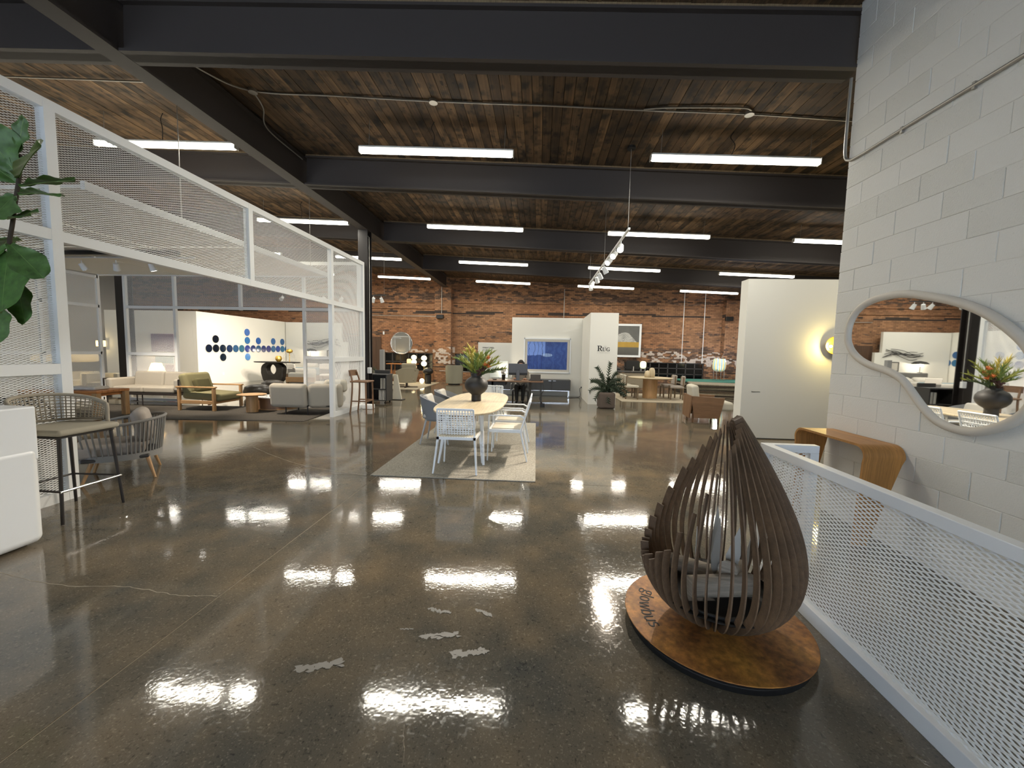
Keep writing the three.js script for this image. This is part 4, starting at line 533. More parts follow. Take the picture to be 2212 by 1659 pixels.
{ // black sculptural table
  const o = thing('pedestal_table', 'black table with a thick pierced oval pedestal', 'table', [-11.1, 0, -16.2]), s = shp(Array.from({ length: 40 }, (_, i) => { const a = i / 40 * 2 * PI; return [Math.cos(a) * (Math.sin(a) > 0 ? 0.47 : 0.43), 0.45 + Math.sign(Math.sin(a)) * Math.pow(Math.abs(Math.sin(a)), 0.5) * 0.44]; })), h = new THREE.Path(Array.from({ length: 30 }, (_, i) => { const a = -i / 30 * 2 * PI; return new THREE.Vector2(Math.cos(a) * 0.23 - 0.03, 0.6 + Math.sin(a) * 0.25); })); s.holes.push(h);
  part(o, 'pedestal', xf(extr(s, 0.22, 0.03, 16), -0.15, -0.02 + 0.04, -0.11), M.blackWood); part(o, 'tabletop', lathe([[0, 0.9], [0.95, 0.905], [1.0, 0.925], [0.98, 0.945], [0, 0.945]], 48).scale(1, 1, 0.5), M.blackWood); part(o, 'leg', rod([0.8, 0, 0.1], [0.75, 0.9, 0.05], 0.04, 0.05), M.blackWood);
  const l = thing('glass_lamp', 'clear glass bell lamp with gilded top on the black table', 'lamp', [-10.55, 0.947, -16.2]); const gl = new THREE.MeshPhysicalMaterial({ color: 0xffffff, roughness: 0.02, transmission: 1, thickness: 0 }); part(l, 'glass_bell', lathe([[0.2, 0], [0.24, 0.05], [0.24, 0.2], [0.18, 0.34], [0.1, 0.42], [0.08, 0.44]], 28), gl); part(l, 'top_cap', sp(0.13, 0, 0.46, 0, 1, 0.7, 1), M.brass); part(l, 'inner_stem', rod([0, 0, 0], [0, 0.44, 0], 0.015), M.brass);
  const v = thing('gilt_vase', 'small gilded round vase on the black table', 'vase', [-11.0, 0.947, -16.15]); part(v, 'body', lathe([[0, 0], [0.06, 0], [0.12, 0.08], [0.13, 0.16], [0.09, 0.24], [0.07, 0.25], [0, 0.24]], 24), M.brass);
  const f = thing('picture_stand', 'small dark framed picture behind the glass lamp', 'picture', [-10.6, 1.25, -19.66]); parts(f, 'frame_bar', [bx(0.42, 0.04, 0.03, 0, 0.2, 0), bx(0.42, 0.04, 0.03, 0, -0.2, 0), bx(0.04, 0.36, 0.03, -0.19, 0, 0), bx(0.04, 0.36, 0.03, 0.19, 0, 0)], M.darkGrey); part(f, 'print', bx(0.36, 0.38, 0.01, 0, 0, 0), std(0xb9b4a9, 0.7));
}
for (const [x, z, r, l] of [[-9.85, -15.6, -0.4, 'nearer the black table'], [-8.75, -15.9, 0.3, 'farther right beside the mesh']]) {
  const o = thing('panel_chair', 'white upholstered chair with open back, ' + l, 'chair', [x, 0, z], r, 'white chairs beyond the lounge'); part(o, 'seat', rb(0.5, 0.09, 0.48, 0.04, 0, 0.46, 0), M.whiteFab); part(o, 'back_panel', rb(0.48, 0.2, 0.05, 0.02, 0, 0.82, 0.26, 0.15), M.whiteFab); part(o, 'lower_back', rb(0.46, 0.16, 0.03, 0.012, 0, 0.62, 0.235, 0.15), M.grey); for (const [a, b] of [[-1, 1], [1, 1], [-1, -1], [1, -1]]) part(o, 'leg', rod([a * 0.22, 0, b * 0.22], [a * 0.2, 0.43, b * 0.2], 0.015, 0.018), M.darkGrey);
}
{ const o = thing('lounge_stool', 'low oak and cream armless chair behind the curved sofa', 'chair', [-7.55, 0, -12.4], 0.1); part(o, 'frame', [rb(0.06, 0.62, 0.06, 0.01, -0.42, 0.31, 0.3), rb(0.9, 0.16, 0.05, 0.01, 0, 0.55, 0.33)], M.oak); part(o, 'seat_cushion', rb(0.86, 0.2, 0.8, 0.07, 0, 0.36, -0.1), M.cream); part(o, 'back_cushion', rb(0.84, 0.3, 0.18, 0.07, 0, 0.62, 0.22), M.cream); parts(o, 'leg', [rb(0.06, 0.27, 0.06, 0.01, 0.4, 0.135, 0.3), rb(0.06, 0.27, 0.06, 0.01, -0.4, 0.135, -0.4), rb(0.06, 0.27, 0.06, 0.01, 0.4, 0.135, -0.4)], M.oakV); }
{ // teak bench table with towels, dark chair beneath
  const o = thing('low_table', 'teak slatted table at the left end of the lounge', 'table', [-9.75, 0.012, -7.72], 0.1); for (let k = 0; k < 6; k++) part(o, 'slat', rb(1.55, 0.05, 0.118, 0.006, 0, 0.55, -0.305 + k * 0.122), M.teak); for (const sx of [-1, 1]) for (const sz of [-1, 1]) part(o, 'leg', rb(0.1, 0.525, 0.1, 0.008, sx * 0.72, 0.2625, sz * 0.31), M.oakV); part(o, 'apron', rb(1.4, 0.07, 0.6, 0.006, 0, 0.49, 0), M.teak);
  solo('folded_towel', 'white folded towel at the right end of the teak table', 'towel', rb(0.6, 0.07, 0.34, 0.03, 0, 0.035, 0, 0, 0, 0, 3), M.whiteFab, [-9.45, 0.5885, -7.7], 0.1); solo('folded_towel', 'white folded towel at the left end of the teak table', 'towel', rb(0.45, 0.08, 0.34, 0.03, 0, 0.04, 0, 0, 0, 0, 3), M.whiteFab, [-10.2, 0.5885, -7.65], 0.1);
  const c = thing('dark_chair', 'black woven chair tucked behind the teak table', 'chair', [-9.5, 0, -6.7], 0.3); part(c, 'shell', shell(20, 6, (u, v) => { const a = PI * (1.05 + 0.9 * u), r = 0.3; return [Math.cos(a) * r, 0.4 + v * 0.16, -Math.sin(a) * r]; }, 0.03), M.black); part(c, 'seat', cy(0.3, 0.27, 0.06, 0, 0.38, 0, 28), M.black); for (const [a, b] of [[-1, 1], [1, 1], [-1, -1], [1, -1]]) part(c, 'leg', rod([a * 0.26, 0, b * 0.24], [a * 0.2, 0.36, b * 0.18], 0.012, 0.014), M.black);
}
{ // pleated table lamp on a slim stand behind the sofa
  const s = thing('side_pedestal', 'slim pale pedestal behind the pale grey sofa', 'pedestal', [-10.55, 0, -10.0 + 0.0]); s.position.set(-10.68, 0, -10.44); part(s, 'column', cy(0.09, 0.1, 0.66, 0, 0.33, 0), M.dry); part(s, 'plate', cy(0.11, 0.11, 0.02, 0, 0.67, 0), M.dry);
  const o = thing('table_lamp', 'small table lamp with glowing pleated cream shade behind the sofa', 'lamp', [-10.68, 0.681, -10.44]); part(o, 'base', rb(0.11, 0.13, 0.11, 0.02, 0, 0.065, 0), M.whiteFab); const n = 64; const g = surf(n, 1, (u, v) => { const a = u * 2 * PI, r = (0.19 - 0.08 * v) * (1 + (Math.round(u * n) % 2 ? 0.03 : -0.03)); return [Math.cos(a) * r, 0.12 + v * 0.25, Math.sin(a) * r]; }); part(o, 'shade', g.toNonIndexed(), new THREE.MeshPhysicalMaterial({ color: 0xf3e3bb, roughness: 1, transmission: 0.4, thickness: 0 })); const l = new THREE.PointLight(0xffd9a0, 1.4, 0, 2); l.position.set(0, 0.24, 0); l.castShadow = true; l.shadow.radius = 2; o.add(l); part(o, 'bulb', sp(0.03, 0, 0.22, 0), std(0xfff2d8, 0.5, { emissive: 0xffe0b0, emissiveIntensity: 6 }));
}
// blue discs on the long wall
{
  const zy = [[-15.283, 1.834], [-14.936, 1.46], [-15.283, 1.464], [-15.636, 1.464], [-15.995, 1.46], [-16.338, 1.464], [-16.685, 1.468], [-17.034, 1.467], [-17.386, 1.471], [-17.733, 1.471], [-18.082, 1.47], [-18.43, 1.473], [-18.771, 1.472], [-19.118, 1.476], [-19.462, 1.474], [-19.811, 1.478], [-17.032, 2.196], [-17.033, 1.832], [-17.737, 1.833], [-18.773, 1.841], [-19.461, 1.837], [-15.634, 1.1], [-17.029, 1.101]];
  const cols = [0x0c1420, 0x0e1a2e, 0x0b1420, 0x0e2032, 0x142c52, 0x22507a, 0x22607c, 0x2a3a86, 0x1c2f66, 0x1d4a72, 0x1a2a66, 0x2c2f72, 0x2a5a86, 0x24408c, 0x276088, 0x2c5c8c, 0x3c68b0, 0x2f6aa4, 0x2a5aa0, 0x2f62a0, 0x2c5a90, 0x0d1c2a, 0x4f86c4];
  const place = ['above the second disc of the row, near the left end', 'first of the long row from the left', 'second of the long row from the left', 'third of the long row', 'fourth of the long row', 'fifth of the long row', 'sixth of the long row', 'seventh of the long row, foot of the tall column', 'eighth of the long row', 'ninth of the long row', 'tenth of the long row', 'eleventh of the long row', 'twelfth of the long row', 'thirteenth of the long row', 'second to last of the long row', 'last of the long row, at the right end', 'topmost of all discs', 'second from the top in the tall column', 'above the ninth disc of the row', 'above the twelfth disc of the row', 'above the second to last disc of the row', 'hanging below the third disc of the row', 'pale blue, hanging below the tall column'];
  const tone = ['near black', 'near black', 'near black', 'near black', 'navy', 'steel blue', 'teal blue', 'violet blue', 'navy', 'petrol blue', 'navy', 'indigo', 'steel blue', 'royal blue', 'petrol blue', 'steel blue', 'mid blue', 'steel blue', 'mid blue', 'mid blue', 'steel blue', 'near black', 'sky blue'];
  zy.forEach(([z, y], i) => solo('wall_disc', `${tone[i]} glossy wall disc, ${place[i]}`, 'wall disc', xf(lathe([[0, 0], [0.152, 0], [0.156, 0.004], [0.156, 0.02], [0.15, 0.025], [0, 0.025]], 32), 0, 0, 0, 0, 0, -PI / 2), std(cols[i], 0.15), [-13.048, y, z], 0, 'blue discs on the long white wall'));
}
// colour swatch panels on the end wall, seen through the mesh
for (const [x, y, w, h, c, l] of [[-14.45, 1.64, 0.92, 0.68, 0x8a6f8c, 'large mauve fabric panel pinned to the end wall'], [-14.4, 0.98, 0.74, 0.24, 0x9fc7c4, 'narrow pale turquoise fabric panel low on the end wall'], [-14.6, 0.62, 0.36, 0.36, 0x9fc4b0, 'small mint fabric panel low on the end wall'], [-14.2, 0.62, 0.36, 0.36, 0xb98f94, 'small rose fabric panel low on the end wall']]) solo('fabric_panel', l, 'fabric panel', rb(w, h, 0.02, 0.006, 0, 0, 0), fab(c), [x, y, -14.405], 0, 'fabric panels on the end wall');
{ const o = thing('light_box', 'small glowing rectangular wall light on the far left', 'wall lamp', [-17.0, 1.56, -14.4]); part(o, 'box', rb(0.34, 0.24, 0.1, 0.02), std(0xfff0c8, 0.6, { emissive: 0xffe2a0, emissiveIntensity: 1.1 })); part(o, 'bracket', rod([0, 0, -0.04], [0, -1.56, -0.04], 0.015), M.darkGrey); const l = new THREE.PointLight(0xffe2a8, 0.8, 0, 2); l.position.set(0, 0, 0.1); l.castShadow = true; o.add(l); }
// seating glimpsed behind the left mesh: white tub chairs round a table with a big drum shade
{
  const o = thing('arc_lamp', 'floor lamp with a wide cream drum shade beyond the left mesh screen', 'floor lamp', [-13.6, 0, -10.6]); part(o, 'shade', lathe([[0.62, 1.02], [0.7, 1.08], [0.62, 1.24], [0.4, 1.3], [0, 1.31]], 36), new THREE.MeshPhysicalMaterial({ color: 0xefe6cf, roughness: 1, transmission: 0.35, thickness: 0 })); part(o, 'pole', rod([0, 0.03, 0], [0, 1.25, 0], 0.02), M.darkGrey); part(o, 'base', cy(0.2, 0.2, 0.03, 0, 0.015, 0), M.darkGrey); const l = new THREE.PointLight(0xffe6b8, 2, 0, 2); l.position.set(0, 0.95, 0); l.castShadow = true; l.shadow.radius = 3; o.add(l); part(o, 'bulb', sp(0.05, 0, 1.06, 0), std(0xfff2d8, 0.5, { emissive: 0xffe0b0, emissiveIntensity: 4 }));
  for (const [x, z, r, l2] of [[-12.9, -10.9, 0.5, 'right one'], [-14.2, -11.4, -0.4, 'left one']]) { const c = thing('tub_armchair', 'white tub armchair beyond the left mesh screen, ' + l2, 'armchair', [x, 0, z], r, 'white tub armchairs on the far left'); part(c, 'shell', shell(24, 6, (u, v) => { const a = PI * (0.9 + 1.2 * u), rr_ = 0.36; return [Math.cos(a) * rr_, 0.12 + v * 0.55, Math.sin(a) * rr_]; }, 0.1), M.cream); part(c, 'seat', cy(0.33, 0.33, 0.34, 0, 0.25, 0, 28), M.cream); part(c, 'foot', cy(0.2, 0.2, 0.08, 0, 0.04, 0), M.darkGrey); }
}
// bed and bedside things by the branch wall (also seen in the bean mirror)
{
  const o = thing('bed', 'white upholstered bed with blue patterned throw before the branch wall', 'bed', [-10.9, 0, -18.2]); part(o, 'headboard', rb(1.9, 1.0, 0.12, 0.05, 0, 0.5, -1.2), M.grey); part(o, 'base', rb(1.7, 0.24, 2.1, 0.05, 0, 0.22, 0), M.walnut); part(o, 'mattress', rb(1.66, 0.26, 2.06, 0.09, 0, 0.46, 0, 0, 0, 0, 4), M.whiteFab); part(o, 'duvet', rb(1.78, 0.3, 1.4, 0.1, 0, 0.49, 0.36, 0, 0, 0, 4), M.whiteFab); part(o, 'throw', rb(1.82, 0.34, 0.6, 0.1, 0, 0.49, 0.66, 0, 0, 0, 4), fab(0x9fb4bb), 'pale blue throw'); parts(o, 'pillow', [rb(0.7, 0.2, 0.42, 0.09, -0.42, 0.66, -0.82, 0.4), rb(0.7, 0.2, 0.42, 0.09, 0.42, 0.66, -0.82, 0.4)], M.whiteFab); parts(o, 'leg', [[-0.75, 0.9], [0.75, 0.9], [-0.75, -0.9], [0.75, -0.9]].map(([x, z]) => rb(0.08, 0.12, 0.08, 0.01, x, 0.06, z)), M.walnut);
  const b = thing('branch_sculpture', 'twiggy dark metal branch sculpture on the white wall', 'wall sculpture'), br = []; for (let k = 0; k < 9; k++) { const y = 1.8 + rr(-0.1, 0.1), x0 = -11.7 + rr(-0.2, 0.3), x1 = -10.2 + rr(-0.3, 0.2); br.push(tube([[x0, y + rr(-0.12, 0.12), -19.68], [x0 * 0.7 + x1 * 0.3, y + rr(-0.15, 0.2), -19.64], [x0 * 0.35 + x1 * 0.65, y + rr(-0.15, 0.2), -19.66], [x1, y + rr(-0.1, 0.3), -19.68]], 0.012, 24, 5)); } parts(b, 'branch', br, M.darkGrey);
  const l = thing('mushroom_lamp', 'dark domed table lamp lit beside the bed', 'lamp', [-11.55, 0.99, -19.45]); l.position.y = 1.0; part(l, 'shade', lathe([[0.3, 0.4], [0.29, 0.43], [0.2, 0.5], [0, 0.54]], 32), M.black); part(l, 'stem', rod([0, 0, 0], [0, 0.5, 0], 0.012), M.black); part(l, 'foot', cy(0.09, 0.09, 0.02, 0, 0.01, 0), M.black); part(l, 'bulb', sp(0.05, 0, 0.42, 0), std(0xffffff, 0.5, { emissive: 0xfff0d0, emissiveIntensity: 6 })); const p = new THREE.PointLight(0xfff0d8, 2.0, 0, 2); p.position.set(0, 0.34, 0); p.castShadow = true; p.shadow.radius = 2; l.add(p);
  const t = thing('light_column', 'slim grey column lamp with one glowing side near the brick wall', 'floor lamp', [-5.6, 0, -13.9]); part(t, 'body', rb(0.15, 1.55, 0.12, 0.01, 0, 0.775, 0), std(0x9a9a98, 0.5)); part(t, 'light_strip', rb(0.02, 1.45, 0.08, 0.008, 0.0, 0.775, -0.067, 0, PI / 2), std(0xffffff, 0.5, { emissive: 0xe8ffe0, emissiveIntensity: 2.2 })); part(t, 'base', bx(0.3, 0.02, 0.3, 0, 0.01, 0), M.darkGrey);
}
// bar stool, book trolley and wedge by the mesh corner
{
  const o = thing('counter_stool', 'walnut bar stool with short curved backrest beside the mesh corner', 'stool', [-4.3, 0, -9.42]); // faces +x
  for (const sz of [-1, 1]) { part(o, 'leg', rod([0.19, 0, sz * 0.2], [0.17, 0.76, sz * 0.19], 0.018, 0.02), M.walnutV); part(o, 'leg', tube([[-0.21, 0, sz * 0.21], [-0.17, 0.4, sz * 0.2], [-0.16, 0.76, sz * 0.19], [-0.22, 1.0, sz * 0.17]], 0.02, 20, 8), M.walnutV); part(o, 'stretcher', bar([-0.18, 0.3, sz * 0.2], [0.18, 0.3, sz * 0.2], 0.02, 0.03), M.walnut); } part(o, 'stretcher', bar([0.185, 0.3, -0.2], [0.185, 0.3, 0.2], 0.02, 0.03), M.walnut); part(o, 'seat', rb(0.42, 0.04, 0.44, 0.015, 0, 0.77, 0), M.walnut); part(o, 'backrest', shell(12, 2, (u, v) => [-0.215 - 0.02 * v - 0.05 * Math.cos((u - 0.5) * PI) , 0.9 + v * 0.14, (u - 0.5) * 0.4], 0.022), M.walnut);
  const t = thing('book_trolley', 'dark grey rolling cabinet stacked with magazines by the column', 'trolley', [-4.66, 0, -11.25], 0); parts(t, 'side_panel', [bx(0.03, 0.74, 0.46, 0.33, 0.45, 0), bx(0.03, 0.74, 0.46, -0.33, 0.45, 0)], M.darkGrey); part(t, 'back_panel', bx(0.63, 0.74, 0.02, 0, 0.45, -0.22), M.darkGrey); parts(t, 'shelf', [bx(0.63, 0.025, 0.44, 0, 0.095, 0), bx(0.63, 0.025, 0.44, 0, 0.42, 0), bx(0.7, 0.03, 0.48, 0, 0.835, 0)], M.darkGrey); part(t, 'tray_rail', rb(0.46, 0.1, 0.04, 0.008, 0.05, 0.9, -0.2), M.darkGrey); for (const [x, z] of [[-0.28, 0.18], [0.28, 0.18], [-0.28, -0.18], [0.28, -0.18]]) part(t, 'castor', xf(cy(0.035, 0.035, 0.025), x, 0.035, z, 0, 0, PI / 2), M.black);
  for (let k = 0; k < 7; k++) solo('magazine', `pale magazine standing upright on the trolley's lower shelf, number ${['one', 'two', 'three', 'four', 'five', 'six', 'seven'][k]} from the right`, 'magazine', bx(0.012 + 0.006 * (k % 3), 0.29, 0.22, 0, 0.145, 0), std([0xd9d6cf, 0xb8b4ad, 0xe6e2d8, 0x9a978f][k % 4], 0.5), [-4.37 - k * 0.03, 0.1085, -11.15], 0, 'magazines on the trolley');
  for (let k = 0; k < 5; k++) solo('magazine', `pale magazine standing upright on the trolley's middle shelf, number ${['one', 'two', 'three', 'four', 'five'][k]} from the right`, 'magazine', bx(0.016, 0.3, 0.22, 0, 0.15, 0), std([0xd9d6cf, 0xc4beb2, 0x8d8a84][k % 3], 0.5), [-4.38 - k * 0.03, 0.4335, -11.15], 0, 'magazines on the trolley');
  solo('white_box', 'white storage box standing on the floor beneath the bar stool', 'box', rb(0.26, 0.12, 0.2, 0.02, 0, 0.06, 0), M.white, [-4.42, 0, -10.05], 0);
  const w = thing('display_totem', 'slim cream wedge totem on a black foot plate behind the trolley', 'display', [-4.42, 0, -12.1]); part(w, 'wedge', xf(extr(shp([[-0.12, 0.02], [0.16, 0.02], [0.02, 0.78], [-0.06, 0.78]]), 0.08, 0.004), 0, 0, -0.04), M.cream); part(w, 'foot_plate', rb(0.42, 0.02, 0.3, 0.006, 0.02, 0.01, 0), M.black);
}
// ---------- far left corner before the brick wall ----------
solo('rug', 'cream rug under the swivel lounge chair near the brick wall', 'rug', rb(3.6, 0.012, 3.7, 0.005, 0, 0.006, 0), M.rugCream, [-6.6, 0, -17.2], 0);
{
  const o = thing('swivel_lounger', 'sand coloured shell lounge chair on a dark star base, back to the camera', 'armchair', [-5.5, 0.012, -16.3], 0.15), dk = std(0x3a2c22, 0.4);
  part(o, 'shell', shell(28, 8, (u, v) => { const a = PI * (-0.12 + 1.24 * u), top = 0.66 + (Math.abs(u - 0.4) < 0.34 ? 0.16 * Math.pow(Math.cos((u - 0.4) / 0.34 * PI / 2), 0.6) : 0), y = 0.2 + (top - 0.2) * v, r = 0.34 + 0.12 * v; return [Math.cos(a) * r, y, Math.sin(a) * r * 0.95]; }, 0.05), M.sand); part(o, 'seat_cushion', rb(0.66, 0.16, 0.7, 0.07, 0, 0.34, -0.08, 0, 0, 0, 3), M.sand); part(o, 'headrest', rb(0.6, 0.34, 0.13, 0.06, 0.12, 0.84, 0.26, 0.2, 0, 0, 3), M.sand); part(o, 'stem', cy(0.04, 0.05, 0.2, 0, 0.12, 0.1), dk); parts(o, 'foot', [bx(0.9, 0.03, 0.06, 0, 0.02, 0.1), bx(0.06, 0.03, 0.8, 0, 0.02, 0.1)], dk);
  const f = thing('ottoman', 'sand coloured footstool on a dark star base beside the shell chair', 'footstool', [-6.22, 0.0125, -17.0], 0.2); part(f, 'cushion', rb(0.72, 0.18, 0.6, 0.08, 0, 0.38, 0, 0, 0, 0, 3), M.sand); part(f, 'stem', cy(0.035, 0.045, 0.28, 0, 0.16, 0), dk); parts(f, 'foot', [bx(0.7, 0.03, 0.06, 0, 0.02, 0), bx(0.06, 0.03, 0.6, 0, 0.02, 0)], dk);
  const c = thing('cream_table', 'low cream table left of the shell lounge chair', 'table', [-7.45, 0.0125, -16.9]); part(c, 'top', rb(1.4, 0.06, 0.7, 0.02, 0, 0.42, 0), M.cream); part(c, 'plinth', rb(0.5, 0.39, 0.5, 0.02, -0.1, 0.195, 0), M.sand);
  const p = thing('potted_plant', 'small green plant in a glass jar on the cream table', 'plant', [-7.1, 0.464, -16.8]); part(p, 'jar', lathe([[0, 0], [0.1, 0], [0.13, 0.1], [0.1, 0.2], [0.09, 0.2]], 20), new THREE.MeshPhysicalMaterial({ color: 0xd8e0d8, roughness: 0.05, transmission: 0.9, thickness: 0 })); const lv = []; for (let k = 0; k < 14; k++) { const g = new THREE.ConeGeometry(0.02, 0.24, 4); g.translate(0, 0.12, 0); g.rotateZ(rr(-1.1, 1.1)); g.rotateY(rnd() * 6.28); g.translate(0, 0.16, 0); lv.push(g); } part(p, 'leaves', lv, M.leafDark);
  const d = thing('writing_desk', 'slim copper toned wooden desk against the brick wall', 'desk', [-6.8, 0, -19.5]); part(d, 'top', rb(1.5, 0.04, 0.6, 0.01, 0, 0.86, 0), M.teak); parts(d, 'leg', [rod([-0.5, 0, 0.25], [-0.5, 0.84, 0.25], 0.02), rod([0.62, 0, 0.25], [0.62, 0.84, 0.25], 0.02), rod([-0.5, 0, -0.25], [-0.5, 0.84, -0.25], 0.02), rod([0.62, 0, -0.25], [0.62, 0.84, -0.25], 0.02)], M.teak);
  const gm = std(0xfff4d8, 0.5, { emissive: new THREE.Color().setRGB(1, 0.86, 0.5), emissiveIntensity: 2.4 }), am = std(0xffd9a0, 0.5, { emissive: new THREE.Color().setRGB(1, 0.62, 0.22), emissiveIntensity: 0.9 });
  const cl = thing('cube_lamp', 'small amber glowing lamp on the copper toned desk', 'lamp', [-6.45, 0.8815, -19.4]); part(cl, 'glass', rb(0.2, 0.24, 0.2, 0.06, 0, 0.12, 0, 0, 0, 0, 3), am);
  const globe = (x, z, ys, r, l) => { const q = thing('globe_lamp', l, 'floor lamp', [x, 0.0125, z], 0, 'stacked glowing globe lamps'); part(q, 'foot', cy(0.1, 0.1, 0.02, 0, 0.01, 0), M.brass); part(q, 'pole', rod([0, 0.01, 0], [0, ys[ys.length - 1], 0], 0.012), M.brass); for (const y of ys) part(q, 'globe', sp(r, 0, y, 0, 1, 0.92, 1, 24), gm, 'glowing white globe'); const pl = new THREE.PointLight(0xffe7b0, 1.2, 0, 2); pl.position.set(0, ys[ys.length - 1] + 0.02, r + 0.03); pl.castShadow = true; pl.shadow.radius = 3; q.add(pl); };
  globe(-5.95, -18.6, [0.52, 0.75, 0.98, 1.2], 0.125, 'tall totem of four glowing globes, left of the pair behind the shell chair'); globe(-5.55, -18.9, [0.9, 1.17], 0.135, 'totem of two glowing globes, right of the pair behind the shell chair');
  const sl = thing('ball_lamp', 'small glowing ball lamp on the cream rug', 'lamp', [-5.35, 0.012, -17.9]); part(sl, 'globe', sp(0.11, 0, 0.15, 0), gm); part(sl, 'foot', cy(0.06, 0.08, 0.05, 0, 0.025, 0), M.whiteGloss);
  const k = thing('black_stool', 'black sculptural pedestal with a bulging round top', 'pedestal', [-5.15, 0.012, -18.2]); part(k, 'column', cy(0.15, 0.14, 0.42, 0, 0.21, 0), M.black); part(k, 'top', sp(0.24, 0, 0.58, 0, 1, 0.7, 1), M.black);
  const rc = thing('barrel_chair', 'grey green upholstered barrel chair standing near the brick pilaster', 'armchair', [-3.95, 0, -18.35], 0.5); part(rc, 'shell', shell(30, 6, (u, v) => { const a = PI * (0.05 + 1.45 * u), y = 0.06 + v * (0.84 - 0.26 * Math.max(0, u - 0.6) / 0.4 * 1.2), r = 0.33 + 0.03 * v; return [Math.cos(a) * r, y, Math.sin(a) * r]; }, 0.1), M.roundChair); part(rc, 'seat', cy(0.31, 0.3, 0.36, 0, 0.24, 0, 28), M.roundChair); part(rc, 'swivel_base', cy(0.27, 0.27, 0.05, 0, 0.025, 0), M.black);
  const mr = thing('round_mirror', 'round mirror with thin bright rim on the brick wall', 'mirror', [-7.07, 1.9, BW + 0.02]); part(mr, 'rim', xf(new THREE.TorusGeometry(0.56, 0.016, 8, 64), 0, 0, 0.03), M.rimMetal); part(mr, 'backing', xf(cy(0.555, 0.555, 0.025, 0, 0, 0, 48), 0, 0, 0.013, PI / 2), M.darkGrey); part(mr, 'glass', xf(new THREE.CircleGeometry(0.555, 48), 0, 0, 0.029), M.mirror);
  solo('speaker', 'small black speaker box high on the brick pilaster', 'speaker', rb(0.34, 0.2, 0.16, 0.02), M.black, [-4.97, 3.24, BW + 0.44]); solo('speaker', 'small black speaker box high at the right end of the brick wall', 'speaker', rb(0.34, 0.2, 0.16, 0.02), M.black, [8.9, 3.34, BW + 0.44]);
  const t = thing('leafy_plant', 'dark green floor plant behind the barrel chair', 'plant', [-3.1, 0, -19.0]); part(t, 'pot', lathe([[0, 0], [0.16, 0], [0.2, 0.35], [0.18, 0.35], [0, 0.3]], 24), M.black); const L = []; for (let i = 0; i < 70; i++) { const g = new THREE.ConeGeometry(0.035, 0.34, 4); g.scale(1, 1, 0.2); g.translate(0, 0.17, 0); g.rotateZ(rr(-1.5, 1.5)); g.rotateY(rnd() * 6.28); g.translate(rr(-0.3, 0.3), rr(0.4, 1.1), rr(-0.3, 0.3)); L.push(g); } const fm = part(t, 'foliage', L, M.leafDark); fm.userData.kind = 'stuff'; part(t, 'stem', rod([0, 0.3, 0], [0, 0.9, 0], 0.02), M.bark);
  solo('thermostat', 'small white box on the brick wall right of the column', 'control box', rb(0.08, 0.16, 0.05, 0.01), M.white, [-8.0, 2.4, BW + 0.03]);
}
